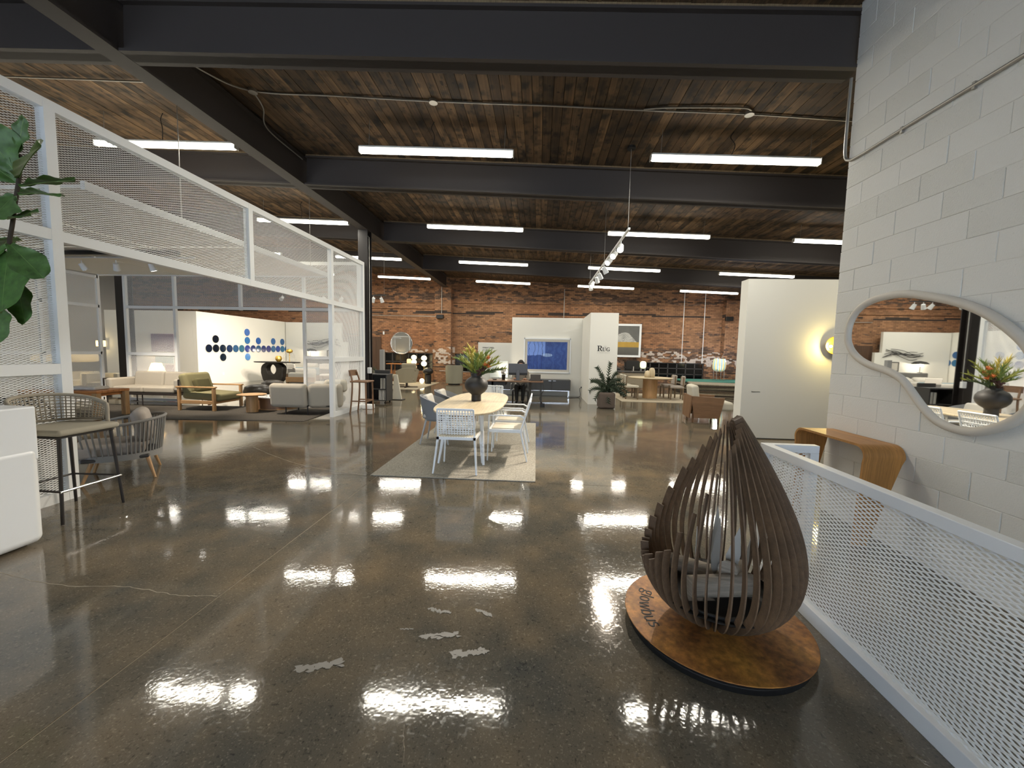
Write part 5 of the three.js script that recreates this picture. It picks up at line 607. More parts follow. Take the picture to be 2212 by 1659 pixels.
// ---------- desk, credenza, blue print ----------
{
  const o = thing('office_desk', 'wood topped desk with black drawer and dark legs', 'desk', [-0.68, 0, -11.75]); part(o, 'top', rb(1.62, 0.03, 0.75, 0.006, 0, 0.715, 0), M.walnut); part(o, 'drawer_box', bx(0.52, 0.1, 0.6, -0.54, 0.645, 0.02), M.black); parts(o, 'leg', [bar([-0.62, 0, 0.3], [-0.66, 0.7, 0.3], 0.04, 0.05), bar([0.76, 0, 0.3], [0.74, 0.7, 0.3], 0.04, 0.05), bar([-0.62, 0, -0.3], [-0.66, 0.7, -0.3], 0.04, 0.05), bar([0.42, 0, 0.3], [0.44, 0.7, 0.28], 0.05, 0.05)], M.darkGrey); part(o, 'cable_tower', rb(0.13, 0.1, 0.13, 0.01, 0.8, 0.05, 0.34), M.black, 'black cable box'); part(o, 'cable', tube([[0.8, 0.1, 0.34], [0.72, 0.25, 0.36], [0.82, 0.5, 0.33], [0.8, 0.7, 0.3]], 0.012, 24, 6), M.darkGrey);
  const m = thing('monitor', 'silver computer monitor seen from behind on the desk', 'monitor', [-0.62, 0.7315, -11.75]); part(m, 'back_shell', rb(0.56, 0.28, 0.025, 0.01, 0, 0.35, 0), M.midGrey); part(m, 'chin', rb(0.56, 0.06, 0.026, 0.006, 0, 0.18, 0), M.black); part(m, 'stand', rb(0.1, 0.3, 0.02, 0.006, 0, 0.15, 0.04, -0.1), M.midGrey); part(m, 'foot', rb(0.22, 0.012, 0.18, 0.004, 0, 0.006, 0.02), M.midGrey);
  solo('speaker_box', 'flat dark box standing upright on the desk beside the monitor', 'box', rb(0.3, 0.19, 0.05, 0.006, 0, 0.095, 0), std(0x4a4541, 0.6), [-0.1, 0.7315, -11.6]); solo('bowl', 'small dark dish at the left end of the desk', 'bowl', lathe([[0, 0], [0.05, 0], [0.07, 0.025], [0.06, 0.025], [0, 0.01]], 24), M.darkGrey, [-1.3, 0.7315, -11.65]); solo('folder_stack', 'low stack of dark folders on the right end of the desk', 'folders', [rb(0.4, 0.015, 0.3, 0.003, 0, 0.0075, 0), rb(0.36, 0.012, 0.28, 0.003, 0.03, 0.021, 0, 0, 0.2)], M.black, [-0.1, 0.7315, -11.85]);
  const fl = thing('flower_vase', 'white lilies in a glass vase on the desk', 'flowers', [-1.05, 0.7315, -11.8]); part(fl, 'vase', lathe([[0, 0], [0.05, 0], [0.06, 0.16], [0.055, 0.16]], 18), M.black); const pt = []; for (let k = 0; k < 9; k++) { const g = new THREE.ConeGeometry(0.03, 0.12, 5); g.translate(0, 0.06, 0); g.rotateZ(rr(-1, 1)); g.rotateY(rnd() * 6.3); g.translate(rr(-0.05, 0.05), 0.2 + rr(-0.04, 0.08), rr(-0.05, 0.05)); pt.push(g); } part(fl, 'petals', pt, M.whiteFab); part(fl, 'stems', [0, 1, 2, 3].map((k) => rod([0, 0.05, 0], [Math.cos(k * 1.6) * 0.07, 0.22, Math.sin(k * 1.6) * 0.07], 0.005)), M.leafDark);
  const gl = thing('acrylic_lamp', 'pale glass panel lamp glowing behind the desk', 'lamp', [-1.45, 0, -14.3]); part(gl, 'panel', rb(0.66, 0.6, 0.02, 0.006, 0, 0.93, 0), std(0xb9c0bd, 0.4)); part(gl, 'stand', rod([0, 0, 0], [0, 0.65, 0], 0.015), M.chrome); part(gl, 'globe', sp(0.07, 0.26, 0.86, 0.08), std(0xffffff, 0.5, { emissive: 0xfff0d8, emissiveIntensity: 4 })); const pl = new THREE.PointLight(0xfff0d8, 1.0, 0, 2); pl.position.set(0.26, 0.86, 0.18); pl.castShadow = true; pl.shadow.radius = 2; gl.add(pl);
  const c = thing('credenza', 'long charcoal sideboard on thin steel legs below the blue print', 'sideboard', [-0.13, 0, -14.33]); part(c, 'body', rb(2.5, 0.38, 0.46, 0.01, 0, 0.42, 0), std(0x4a4a4b, 0.5)); const dm = std(0x434446, 0.45); for (let k = 0; k < 2; k++) { const d = part(c, 'door', rb(0.6, 0.34, 0.02, 0.004, 0.9 - k * 0.62, 0.41, 0.235), dm); part(d, 'pull', bx(0.16, 0.012, 0.012, 0.6 + 0.0 + (k ? -0.05 : 0.05), 0.575, 0.25), M.chrome); } for (let k = 0; k < 2; k++) { const d = part(c, 'drawer', rb(0.55, 0.165, 0.02, 0.004, -0.33, 0.325 + k * 0.175, 0.235), dm); part(d, 'pull', bx(0.14, 0.012, 0.012, -0.33, 0.37 + k * 0.175, 0.25), M.chrome); } part(c, 'door', rb(0.6, 0.34, 0.02, 0.004, -0.92, 0.41, 0.235), dm); parts(c, 'leg', [[-1.2, 0.2], [1.2, 0.2], [-1.2, -0.2], [1.2, -0.2]].map(([x, z]) => bx(0.02, 0.23, 0.02, x, 0.115, z)), M.chrome); part(c, 'foot_rail', [bx(2.42, 0.018, 0.018, 0, 0.22, 0.2)], M.chrome);
  // blue print
  const art = tex(512, 384, 1, 1, (u, v, x, y) => { const warp = fbm(u, v, 5, 4, 3, 701), s = Math.sin((u * 6 + warp * 2.2) * 6.28), g = Math.abs(((u * 22 + warp * 6) % 1) - 0.5), h = Math.abs(((v * 30 + warp * 5) % 1) - 0.5), shade = 0.55 + 0.45 * fbm(u, v, 4, 3, 4, 705); let b = [36, 62, 124]; b = b.map((q) => q * (0.7 + shade * 0.6) + s * 8); if (u < 0.45 && v > 0.42 + 0.15 * warp) b = [86 + 40 * shade, 120 + 40 * shade, 205 + 30 * shade]; if (g > 0.47 || (u > 0.5 && h > 0.45)) b = b.map((q, i) => q + [26, 30, 34][i]); const w = Math.hypot((u - 0.5) * 4, (v - 0.52) * 9); if (w < 0.55 && ((u * 26) % 1) > 0.35) b = [170, 200, 240]; if (u < 0.44 && Math.abs(((u * 9 + warp) % 1) - 0.5) > 0.46) b = [30, 50, 110]; return b; });
  const A = thing('framed_print', 'large framed blue draped cloth photograph on the white wall', 'picture', [0.277, 1.455, -14.57]); const pr_ = sh(new THREE.Mesh(new THREE.PlaneGeometry(1.44, 1.0), std(0xffffff, 0.5, { map: art }))); pr_.name = 'print'; pr_.position.z = 0.0145; A.add(pr_); part(A, 'mat_board', bx(1.6, 1.18, 0.02, 0, 0, 0.003), M.whiteFab); parts(A, 'frame_bar', [bx(1.68, 0.04, 0.05, 0, 0.61, 0.01), bx(1.68, 0.04, 0.05, 0, -0.61, 0.01), bx(0.04, 1.26, 0.05, 0.83, 0, 0.01), bx(0.04, 1.26, 0.05, -0.83, 0, 0.01)], M.whiteGloss); art.repeat.set(1, 1);
  // wall lettering
  const ink = std(0x1d1c1b, 0.6), pale = std(0xb7b4aa, 0.6);
  const s1 = thing('wall_lettering', 'dark lettering on the white pillar wall', 'sign', [1.945, 1.64, -12.3495]); const gR = text('R', 0.17, fontS), gU = text('UG', 0.115, fontS), gC = text('COMPANY', 0.034, fontSr), gT = text('THE', 0.03, fontSr); gR.translate(-0.2, 0, 0); gU.translate(-0.045, 0, 0); gC.translate(-0.2, -0.06, 0); gC.scale(1, 1, 1); gT.translate(0.0, 0.135, 0); const sx = 0.39 / (gC.boundingBox.max.x - gC.boundingBox.min.x); gC.translate(0.2, 0, 0); gC.scale(sx, 1, 1); gC.translate(-0.2, 0, 0); parts(s1, 'letters', [gR, gU], ink); parts(s1, 'small_letters', [gC, gT], pale);
  const s2 = thing('wall_lettering', 'small dark two line caption on the low white wall panel', 'sign', [-2.1, 1.68, -14.5995]); part(s2, 'heading', text('Urban Fabric.', 0.05, fontB), ink); const t2 = text('New Collection', 0.03, font); t2.translate(0, -0.075, 0); part(s2, 'subline', t2, ink);
  const s3 = thing('wall_lettering', 'tiny grey caption on the grey white partition', 'sign', [4.02, 0.89, -7.7995]); part(s3, 'caption', text('Restrooms', 0.024, font), std(0x55524d, 0.6));
}
// potted plant by the lettered wall
{
  const o = thing('floor_planter', 'bushy dark green plant in a square brown grey pot before the lettered wall', 'plant', [1.95, 0, -11.6]); part(o, 'pot', rb(0.46, 0.46, 0.46, 0.06, 0, 0.235, 0, 0, 0, 0, 4), new THREE.MeshStandardMaterial({ color: 0x5d5148, roughness: 0.85, bumpMap: T.pit, bumpScale: 0.006 })); part(o, 'soil', cy(0.17, 0.17, 0.02, 0, 0.46, 0), M.soot);
  for (const [x, h, z, d] of [[-0.42, 0.42, 0.05, 0.1], [-0.3, 0.72, 0, 0], [-0.5, 0.25, 0.1, 0.25], [0.1, 0.85, -0.05, 0], [0.28, 0.62, 0.05, 0.05], [0.5, 0.42, 0.1, 0.2], [0.55, 0.2, 0, 0.3], [0.05, 0.5, 0.2, 0.1], [0.35, 0.3, 0.2, 0.25], [-0.15, 0.5, -0.1, 0], [0.02, 0.1, 0.3, 0.4], [-0.35, 0.12, 0.2, 0.35], [-0.2, 0.3, 0.15, 0.1], [0.2, 0.35, 0.1, 0.1], [-0.45, 0.5, -0.1, 0.2], [0.42, 0.55, -0.1, 0.2], [0.6, 0.35, 0.15, 0.35], [-0.1, 0.25, 0.25, 0.15], [0.3, 0.45, -0.2, 0.1], [-0.25, 0.4, -0.2, 0.1], [0.15, 0.25, 0.25, 0.2], [0.48, 0.2, 0.25, 0.3]]) { const c = new THREE.QuadraticBezierCurve3(V3(x * 0.1, 0.46, z * 0.1), V3(x * 0.5, 0.5 + h * 0.75, z * 0.5), V3(x, 0.46 + h - d, z)); const gs = [new THREE.TubeGeometry(c, 12, 0.005, 5)]; for (let i = 2; i < 22; i++) { const p = c.getPoint(i / 22), t = c.getTangent(i / 22), s = i % 2 ? 1 : -1, g = new THREE.ConeGeometry(0.024, 0.11, 4); g.scale(1, 1, 0.25); g.translate(0, 0.05, 0); const sd = V3(0, 0, 1).cross(t).normalize().multiplyScalar(s).lerp(t, 0.45).normalize(); g.applyMatrix4(new THREE.Matrix4().makeRotationFromQuaternion(new THREE.Quaternion().setFromUnitVectors(V3(0, 1, 0), sd))); g.translate(p.x, p.y, p.z); gs.push(g); } part(o, 'frond', gs, M.leafDark); }
  const cd = thing('power_cord', 'grey power cord hanging from the wall outlet to the floor', 'cord'); part(cd, 'cord', tube([[1.5, 0.36, -14.2], [1.45, 0.3, -14.15], [1.47, 0.1, -14.1], [1.4, 0.012, -14.1], [1.0, 0.012, -13.9]], 0.01, 40, 6), M.darkGrey); part(cd, 'plug', rb(0.05, 0.05, 0.04, 0.01, 1.515, 0.36, -14.2), M.darkGrey);
}
// ---------- right: round table group, second desk, rugs ----------
solo('rug', 'pale patterned rug under the round oak table', 'rug', rb(2.9, 0.012, 3.0, 0.005, 0, 0.006, 0), M.rugCream, [4.2, 0, -14.8], 0);
{
  const o = thing('round_table', 'round oak dining table on a thick oval pedestal', 'table', [4.0, 0.012, -14.6]); part(o, 'tabletop', lathe([[0, 0.71], [0.74, 0.71], [0.78, 0.735], [0.76, 0.745], [0, 0.745]], 56), M.paleOak); part(o, 'pedestal', cy(0.25, 0.25, 0.71, 0, 0.355, 0, 36), M.oakV);
  const s = thing('wood_sculpture', 'rough pale wooden twin lobed sculpture on the round table', 'sculpture', [3.95, 0.7585, -14.55]); parts(s, 'lobe', [lathe([[0, 0], [0.1, 0], [0.11, 0.12], [0.1, 0.26], [0.07, 0.33], [0, 0.35]], 14, 0.08, 0, 0), lathe([[0, 0], [0.1, 0], [0.11, 0.1], [0.08, 0.22], [0, 0.25]], 14, -0.07, 0, 0)], M.paleOakV);
  const ch = (x, z, r, l, m) => { const c = thing('dining_chair', l, 'chair', [x, 0.0125, z], r, 'chairs around the round oak table'); part(c, 'seat', rb(0.46, 0.09, 0.46, 0.035, 0, 0.44, 0), m); part(c, 'back_cushion', rb(0.44, 0.34, 0.07, 0.03, 0, 0.66, 0.22, 0.1), m); for (const [a, b] of [[-1, 1], [1, 1], [-1, -1], [1, -1]]) part(c, 'leg', rb(0.045, b > 0 ? 0.8 : 0.42, 0.045, 0.008, a * 0.2, b > 0 ? 0.4 : 0.21, b * 0.2), M.darkOak ??= new THREE.MeshStandardMaterial({ map: T.woodV, color: 0x8a765c, roughness: 0.5 })); };
  ch(3.25, -14.2, -PI / 2 - 0.1, 'cream draped dining chair left of the round table, nearer one', M.cream); ch(3.25, -14.75, -PI / 2, 'cream draped dining chair left of the round table, farther one', M.cream); ch(4.85, -14.4, PI / 2 - 0.15, 'grey beige dining chair right of the round table, nearer one', M.greyCushion); ch(4.75, -15.0, PI / 2, 'grey beige dining chair right of the round table, farther one', M.greyCushion);
  const d = thing('reception_desk', 'grey desk with a computer behind the round table', 'desk', [3.6, 0, -16.7]); part(d, 'top', rb(1.8, 0.04, 0.7, 0.01, 0, 0.86, 0), M.darkGrey); part(d, 'modesty_panel', bx(1.7, 0.6, 0.03, 0, 0.52, 0.3), std(0x8a8170, 0.7)); parts(d, 'leg', [bx(0.05, 0.84, 0.6, -0.85, 0.42, 0), bx(0.05, 0.84, 0.6, 0.85, 0.42, 0)], M.darkGrey);
  const m = thing('monitor', 'black computer monitor on the desk behind the round table', 'monitor', [3.8, 0.8815, -16.55]); part(m, 'panel', rb(0.52, 0.34, 0.03, 0.01, 0, 0.26, 0), M.black); part(m, 'stand', rb(0.04, 0.2, 0.03, 0.006, 0.03, 0.1, 0.04), M.chrome); part(m, 'foot', rb(0.2, 0.012, 0.16, 0.004, 0, 0.006, 0.02), M.chrome);
  const g = thing('globe_table_lamp', 'pale green glowing lantern lamp on the desk behind the round table', 'lamp', [4.22, 0.8815, -16.55]); part(g, 'glass', rb(0.24, 0.3, 0.24, 0.1, 0, 0.27, 0, 0, 0, 0, 4), std(0xf4f6cf, 0.5, { emissive: new THREE.Color().setRGB(0.9, 1, 0.55), emissiveIntensity: 1.0 })); parts(g, 'leg', [[-0.08, 0.08], [0.08, 0.08], [-0.08, -0.08], [0.08, -0.08]].map(([x, z]) => rod([x, 0, z], [x, 0.14, z], 0.008)), M.chrome);
  // big framed picture hung before the brick wall
  const art = tex(256, 384, 1, 1, (u, v) => { const n = fbm(u, v, 6, 5, 4, 801); if (v > 0.45) { const mnt = 0.62 + 0.2 * Math.sin(u * 3.4 + 0.6) - Math.abs(u - 0.55) * 0.2; let g = v < mnt ? 150 + n * 60 : 92 + n * 14; if (v < mnt && Math.abs(((v * 26 + n * 4) % 1) - 0.5) > 0.36) g -= 60; return [g, g, g * 0.97]; } if (v > 0.27) return [168 + n * 20, 136 + n * 16, 62]; return [78 + v * 60 + n * 10, 76 + v * 60 + n * 10, 76 + v * 50]; }); art.repeat.set(1, 1);
  const P = thing('framed_print', 'tall framed mountain landscape hung before the brick wall', 'picture', [4.28, 2.24, BW + 0.12]); const q = sh(new THREE.Mesh(new THREE.PlaneGeometry(1.14, 1.42), std(0xffffff, 0.6, { map: art }))); q.name = 'print'; q.position.z = 0.012; P.add(q); parts(P, 'frame_bar', [bx(1.32, 0.1, 0.05, 0, 0.76, 0), bx(1.32, 0.1, 0.05, 0, -0.76, 0), bx(0.1, 1.42, 0.05, 0.61, 0, 0), bx(0.1, 1.42, 0.05, -0.61, 0, 0)], M.whiteGloss); part(P, 'backing', bx(1.2, 1.46, 0.015, 0, 0, 0), M.darkGrey);
  // walnut shell chair
  const w = thing('walnut_armchair', 'walnut board armchair with cream cushions left of the grey partition', 'armchair', [3.95, 0, -9.8], -PI / 2 - 0.12); part(w, 'back_board', xf(extr(shp([[-0.31, 0.1], [0.31, 0.1], [0.4, 0.62], [-0.4, 0.62]]), 0.025, 0.003), 0, 0, 0.36, -0.06), M.walnutV); parts(w, 'side_board', [0.36, -0.385].map((sx_) => xf(extr(shp([[-0.27, 0.12], [0.27, 0.12], [0.36, 0.6], [-0.36, 0.62]]), 0.025, 0.003), sx_, 0, 0, 0, PI / 2)), M.walnut); part(w, 'seat_cushion', rb(0.68, 0.2, 0.84, 0.06, 0, 0.4, -0.16, 0, 0, 0, 3), M.cream); part(w, 'back_cushion', rb(0.6, 0.42, 0.16, 0.06, 0, 0.66, 0.24, 0.12, 0, 0, 3), M.cream); parts(w, 'leg', [[-0.28, 0.28], [0.28, 0.28], [-0.28, -0.28], [0.28, -0.28]].map(([x, z]) => rb(0.04, 0.26, 0.04, 0.006, x, 0.13, z)), M.walnutV);
  // stacked rugs
  const rc = [0x8f8474, 0x6e665c, 0xa69a86, 0x5c5148, 0x97907f, 0x7a6a5a, 0xc2b8a4]; const nn = ['bottom', 'second', 'third', 'fourth', 'fifth', 'sixth', 'seventh', 'eighth', 'ninth', 'top'];
  for (let k = 0; k < 10; k++) solo('stacked_rug', `rug in the near pile beside the round table, ${nn[k]} layer`, 'rug', rb(1.9 - (k % 3) * 0.08, 0.05, 1.5, 0.022, 0, 0.025, 0, 0, 0, 0, 2), new THREE.MeshStandardMaterial({ map: T.weave, color: rc[(k * 3) % 7], roughness: 0.97 }), [6.8 + (k % 2) * 0.05, 0.0505 * k, -15.9], -0.25 + (k % 3) * 0.02, 'rugs piled on the right');
  for (let k = 0; k < 9; k++) solo('stacked_rug', `rug in the far pile under the striped lamps, layer ${['one', 'two', 'three', 'four', 'five', 'six', 'seven', 'eight', 'nine'][k]} from the floor`, 'rug', rb(3.4 - (k % 3) * 0.1, 0.055, 2.0, 0.022, 0, 0.0275, 0, 0, 0, 0, 2), new THREE.MeshStandardMaterial({ map: T.weave, color: k === 8 ? 0x4fa79a : rc[(k + 3) % 7], roughness: 0.97 }), [7.75 + (k % 2) * 0.06, 0.0555 * k, -18.0], 0.02 * (k % 3), 'rugs piled on the right');
  const sl = (x, z, l, top, bot) => { const L = thing('striped_lamp', l, 'lamp', [x, 0.5005, z], 0, 'striped glass lamps on the rug pile'); const n = 20; for (let k = 0; k < n; k++) { const a = k / n * 2 * PI; part(L, 'glass_rib', tube([[Math.cos(a) * 0.1, 0.42, Math.sin(a) * 0.1], [Math.cos(a) * 0.22, 0.5, Math.sin(a) * 0.22], [Math.cos(a) * 0.24, 0.75, Math.sin(a) * 0.24], [Math.cos(a) * 0.2, 0.95, Math.sin(a) * 0.2]], 0.028, 10, 6), k % 2 ? std(top, 0.3, { emissive: top, emissiveIntensity: 0.18 }) : std(bot, 0.3, { emissive: bot, emissiveIntensity: 0.3 })); } part(L, 'bulb', sp(0.06, 0, 0.6, 0), std(0xffffff, 0.5, { emissive: 0xffd890, emissiveIntensity: 6 })); parts(L, 'leg', [0, 1, 2, 3].map((k) => rod([Math.cos(k * PI / 2 + 0.78) * 0.22, 0, Math.sin(k * PI / 2 + 0.78) * 0.22], [Math.cos(k * PI / 2 + 0.78) * 0.22, 0.5, Math.sin(k * PI / 2 + 0.78) * 0.22], 0.012)), M.chrome); const pl = new THREE.PointLight(0xdfe8ff, 3, 0, 2); pl.position.set(0, 1.02, 0); pl.castShadow = true; pl.shadow.radius = 4; L.add(pl); };
  sl(7.85, -18.0, 'ribbed glass lamp with pale blue and yellow stripes on the rug pile', 0xa9d4e8, 0xf2d58a); sl(8.95, -18.05, 'ribbed glass lamp with pink and amber stripes at the right end of the rug pile', 0xe8b8b0, 0xf0b84a);
  for (const [x, l] of [[6.85, 'left of two thin pale rods hanging before the brick wall'], [7.82, 'right of two thin pale rods hanging before the brick wall']]) solo('hanging_rod', l, 'rod', rod([0, 1.2, 0], [0, yb(x) + 0.5, 0], 0.014, 0.014, 8), M.white, [x, 0, BW + 0.3], 0, 'hanging rods before the brick wall');
}
// ---------- people at the desks ----------
function body(joints, res = 72) {     // joints: [[x,y,z,r],[x,y,z,r]] bones -> smooth merged mesh
  let lo = V3(1e9, 1e9, 1e9), hi = V3(-1e9, -1e9, -1e9); for (const [a, b] of joints) for (const p of [a, b]) { lo.min(V3(p[0] - p[3], p[1] - p[3], p[2] - p[3])); hi.max(V3(p[0] + p[3], p[1] + p[3], p[2] + p[3])); }
  const c = lo.clone().add(hi).multiplyScalar(0.5), S = Math.max(hi.x - lo.x, hi.y - lo.y, hi.z - lo.z) / 2 * 1.12, mc = new MarchingCubes(res, new THREE.MeshStandardMaterial(), false, false, 120000); mc.isolation = 0;
  const k = 0.035, P = V3(), A = V3(), B = V3();
  for (let z = 0; z < res; z++) for (let y = 0; y < res; y++) for (let x = 0; x < res; x++) { P.set((x - res / 2) / (res / 2) * S + c.x, (y - res / 2) / (res / 2) * S + c.y, (z - res / 2) / (res / 2) * S + c.z); let d = 1e9; for (const [a, b] of joints) { A.set(a[0], a[1], a[2]); B.set(b[0], b[1], b[2]); const ab = B.sub(A), t = Math.max(0, Math.min(1, P.clone().sub(A).dot(ab) / Math.max(1e-9, ab.lengthSq()))), dd = P.distanceTo(A.addScaledVector(ab, t)) - (a[3] + (b[3] - a[3]) * t); const h = Math.max(k - Math.abs(d - dd), 0) / k; d = Math.min(d, dd) - h * h * k * 0.25; } mc.field[x + y * res + z * res * res] = -d; }
  mc.update(); const n = mc.count, g = new THREE.BufferGeometry(); g.setAttribute('position', new THREE.BufferAttribute(new Float32Array(mc.positionArray.slice(0, n * 3)), 3)); g.setAttribute('normal', new THREE.BufferAttribute(new Float32Array(mc.normalArray.slice(0, n * 3)), 3)); g.scale(S, S, S); g.translate(c.x, c.y, c.z); return g;
}
function seated(label, pos, turn, top, legs, hairC) {     // faces +z, seat at 0.45
  const o = thing('person', label, 'person', pos, turn), J = (a, b) => [a, b];
  const head = [J([0, 1.13, 0.06, 0.085], [0, 1.2, 0.05, 0.09]), J([0, 1.1, 0.09, 0.06], [0, 1.13, 0.1, 0.06]), J([0, 0.98, 0.03, 0.055], [0, 1.1, 0.05, 0.055]), J([0, 1.15, 0.14, 0.012], [0, 1.13, 0.155, 0.016]), J([0.09, 1.16, 0.05, 0.015], [0.092, 1.13, 0.05, 0.012]), J([-0.09, 1.16, 0.05, 0.015], [-0.092, 1.13, 0.05, 0.012])];
  const hand = (s) => { const h = [J([s * 0.17, 0.735, 0.42, 0.03], [s * 0.155, 0.74, 0.48, 0.034])]; for (let f = 0; f < 4; f++) { const x = s * (0.125 + f * 0.02), l = [0.07, 0.08, 0.075, 0.06][f]; h.push(J([x, 0.745, 0.49, 0.009], [x - s * 0.004, 0.748, 0.49 + l * 0.55, 0.0085]), J([x - s * 0.004, 0.748, 0.49 + l * 0.55, 0.0085], [x - s * 0.006, 0.738, 0.49 + l, 0.0075])); } h.push(J([s * 0.128, 0.74, 0.45, 0.011], [s * 0.1, 0.742, 0.495, 0.009])); return h; };
  const g = [body(head, 56), body(hand(1), 44), body(hand(-1), 44), body([J([0, 0.5, -0.02, 0.13], [0, 0.95, 0.01, 0.1]), J([0.1, 0.06, 0.36, 0.035], [0.1, 0.4, 0.38, 0.045]), J([-0.1, 0.06, 0.36, 0.035], [-0.1, 0.4, 0.38, 0.045])], 40)];
  const b = part(o, 'body', g, M.skin);
  part(b, 'shirt', body([J([0, 0.52, -0.01, 0.15], [0, 0.88, 0.0, 0.15]), J([0.11, 0.93, 0, 0.075], [0.18, 0.9, 0, 0.07]), J([-0.11, 0.93, 0, 0.075], [-0.18, 0.9, 0, 0.07]), J([0.19, 0.9, 0, 0.062], [0.25, 0.68, 0.12, 0.052]), J([-0.19, 0.9, 0, 0.062], [-0.25, 0.68, 0.12, 0.052]), J([0.25, 0.68, 0.12, 0.05], [0.18, 0.735, 0.4, 0.04]), J([-0.25, 0.68, 0.12, 0.05], [-0.18, 0.735, 0.4, 0.04]), J([0, 0.9, 0.01, 0.09], [0, 0.98, 0.02, 0.07])], 64), top);
  part(b, 'trousers', body([J([-0.08, 0.5, -0.02, 0.13], [0.08, 0.5, -0.02, 0.13]), J([0.09, 0.5, 0, 0.1], [0.11, 0.5, 0.38, 0.075]), J([-0.09, 0.5, 0, 0.1], [-0.11, 0.5, 0.38, 0.075]), J([0.11, 0.5, 0.38, 0.075], [0.09, 0.1, 0.38, 0.05]), J([-0.11, 0.5, 0.38, 0.075], [-0.09, 0.1, 0.38, 0.05])], 64), legs);
  part(b, 'shoes', [body([J([0.09, 0.045, 0.34, 0.043], [0.1, 0.038, 0.52, 0.036])], 28), body([J([-0.09, 0.045, 0.34, 0.043], [-0.1, 0.038, 0.52, 0.036])], 28)], M.black);
  part(b, 'hair', body([J([0, 1.2, 0.02, 0.098], [0, 1.225, 0.05, 0.09]), J([0, 1.12, -0.02, 0.07], [0, 1.2, -0.01, 0.09]), J([0.07, 1.2, 0.06, 0.045], [-0.07, 1.2, 0.06, 0.045])], 44), hairC); return o;
}
{
  const oc = thing('office_chair', 'grey office chair under the person at the desk', 'chair', [-0.57, 0, -12.5]); part(oc, 'seat', rb(0.5, 0.06, 0.46, 0.025, 0, 0.37, 0), M.grey); part(oc, 'back', rb(0.46, 0.4, 0.05, 0.02, 0, 0.66, -0.24), M.grey); parts(oc, 'leg', [[-0.24, 0.2], [0.24, 0.2], [-0.24, -0.22], [0.24, -0.22]].map(([x, z]) => rod([x, 0, z], [x, 0.36, z], 0.014)), M.black); parts(oc, 'armrest', [rb(0.05, 0.2, 0.3, 0.02, -0.29, 0.47, 0), rb(0.05, 0.2, 0.3, 0.02, 0.29, 0.47, 0)], M.grey);
  seated('person with dark hair in a beige top and black trousers seated behind the monitor', [-0.57, 0.01, -12.5], 0, fab(0x9a9184), M.black, M.hair);
  const o2 = thing('office_chair', 'dark office chair under the person at the grey desk', 'chair', [3.25, 0, -17.35]); part(o2, 'seat', rb(0.5, 0.06, 0.46, 0.025, 0, 0.37, 0), M.black); part(o2, 'back', rb(0.46, 0.4, 0.05, 0.02, 0, 0.66, -0.24), M.black); part(o2, 'column', cy(0.03, 0.03, 0.33, 0, 0.185, 0), M.black); part(o2, 'foot', cy(0.26, 0.28, 0.03, 0, 0.015, 0), M.black);
  seated('person in dark clothes seated at the grey desk behind the round table', [3.25, 0.01, -17.35], 0.2, M.black, M.black, std(0x8a6a58, 0.7));
}
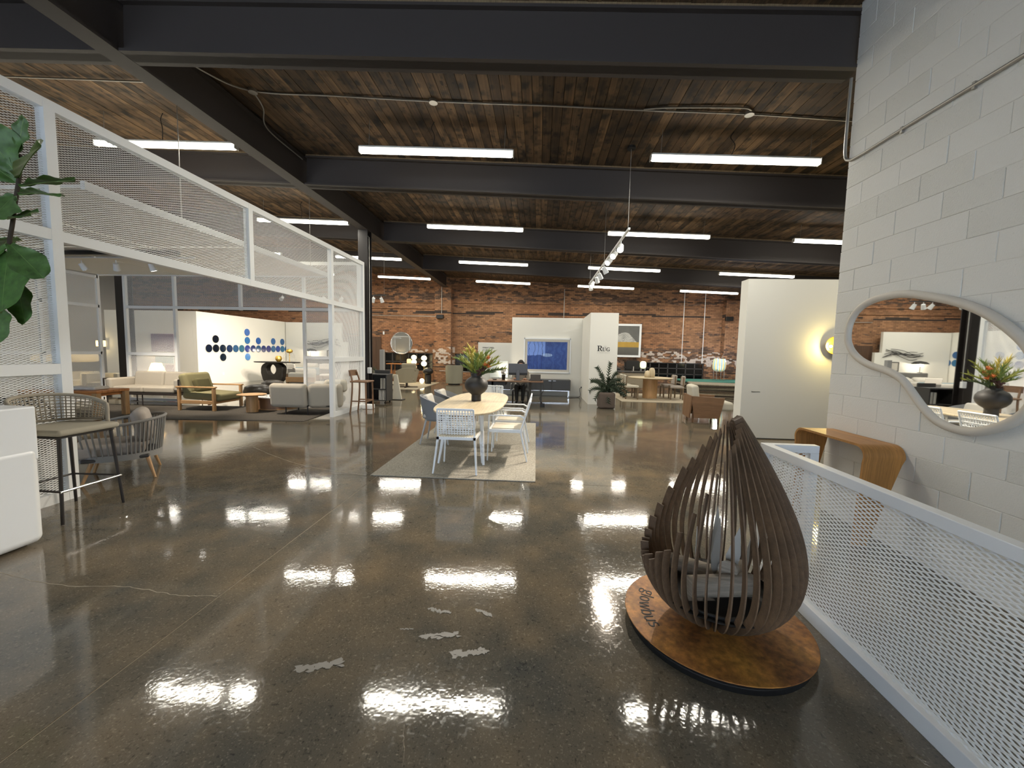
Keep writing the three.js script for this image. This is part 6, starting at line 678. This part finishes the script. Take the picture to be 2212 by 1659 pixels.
// ---------- conduits ----------
{
  const c = thing('conduit_run', 'thin metal conduit with junction boxes running across the plank ceiling', 'conduit'), Y = (x) => yb(x) + CEIL - 0.02, z = -5.75;
  part(c, 'pipe', tube([[-4.62, Y(-4.6) - 0.1, -4.5], [-4.55, Y(-4.5) - 0.04, -5.3], [-4.2, Y(-4.2), z], [-3, Y(-3), z - 0.06], [-1.5, Y(-1.5), z - 0.12], [0, Y(0), z - 0.14], [1.3, Y(1.3), z - 0.18], [2.8, Y(2.8), z - 0.2], [4.5, Y(4.5), z - 0.3]], 0.012, 120, 8), M.conduit); part(c, 'pipe', tube([[1.35, Y(1.35), z - 0.16], [1.7, Y(1.7), z - 0.1], [2.6, Y(2.6), z - 0.06], [2.78, Y(2.78), z - 0.12]], 0.012, 40, 8), M.conduit); part(c, 'pipe', tube([[-4.2, Y(-4.2), z], [-4.3, Y(-4.3) - 0.03, -6.1], [-4.58, Y(-4.5) - 0.08, -6.6], [-4.6, Y(-4.6) - 0.1, -7.6]], 0.011, 40, 8), M.conduit);
  parts(c, 'junction_box', [[-4.2, z], [-1.6, z - 0.12], [2.78, z - 0.18]].map(([x, q]) => cy(0.06, 0.06, 0.05, x, Y(x), q)), M.conduit);
  const w = thing('conduit_run', 'grey metal conduit bent along the white block wall', 'conduit'); part(w, 'pipe', tube([[2.93, 4.25, -4.27], [2.93, 3.9, -4.275], [2.93, 3.55, -4.27], [2.932, 3.47, -4.22], [2.935, 3.45, -4.1], [2.935, 3.45, -3.5], [2.935, 3.44, -2.5], [2.935, 3.43, -1.0]], 0.014, 120, 8), M.conduit); parts(w, 'clamp', [-3.65, -3.1, -2.4].map((q) => bx(0.02, 0.05, 0.02, 2.935, 3.445, q)), M.conduit);
  const l = thing('conduit_run', 'thin conduit across the planks left of the girder', 'conduit'); part(l, 'pipe', rod([-4.95, Y(-5) - 0.02, -5.6], [-11, Y(-11) - 0.02, -5.5], 0.012), M.conduit); part(l, 'pipe', rod([-4.95, Y(-5) - 0.02, -9.2], [-9, Y(-9) - 0.02, -9.1], 0.012), M.conduit);
  const b = thing('conduit_run', 'thin pale conduit along the brick wall to the speaker', 'conduit'); part(b, 'pipe', rod([-9.8, 3.3, BW + 0.03], [-5.2, 3.25, BW + 0.39], 0.016), M.conduit); part(b, 'pipe', rod([-4.9, 4.7, BW + 0.39], [-4.9, 3.4, BW + 0.39], 0.016), M.conduit); part(b, 'pipe', rod([1.15, 4.7, BW + 0.12], [1.15, 2.6, BW + 0.12], 0.018), M.conduit); part(b, 'pipe', rod([-5.0, 0.55, BW + 0.39], [-2.4, 0.5, BW + 0.39], 0.018), M.conduit);
}
renderer.render(scene, camera);
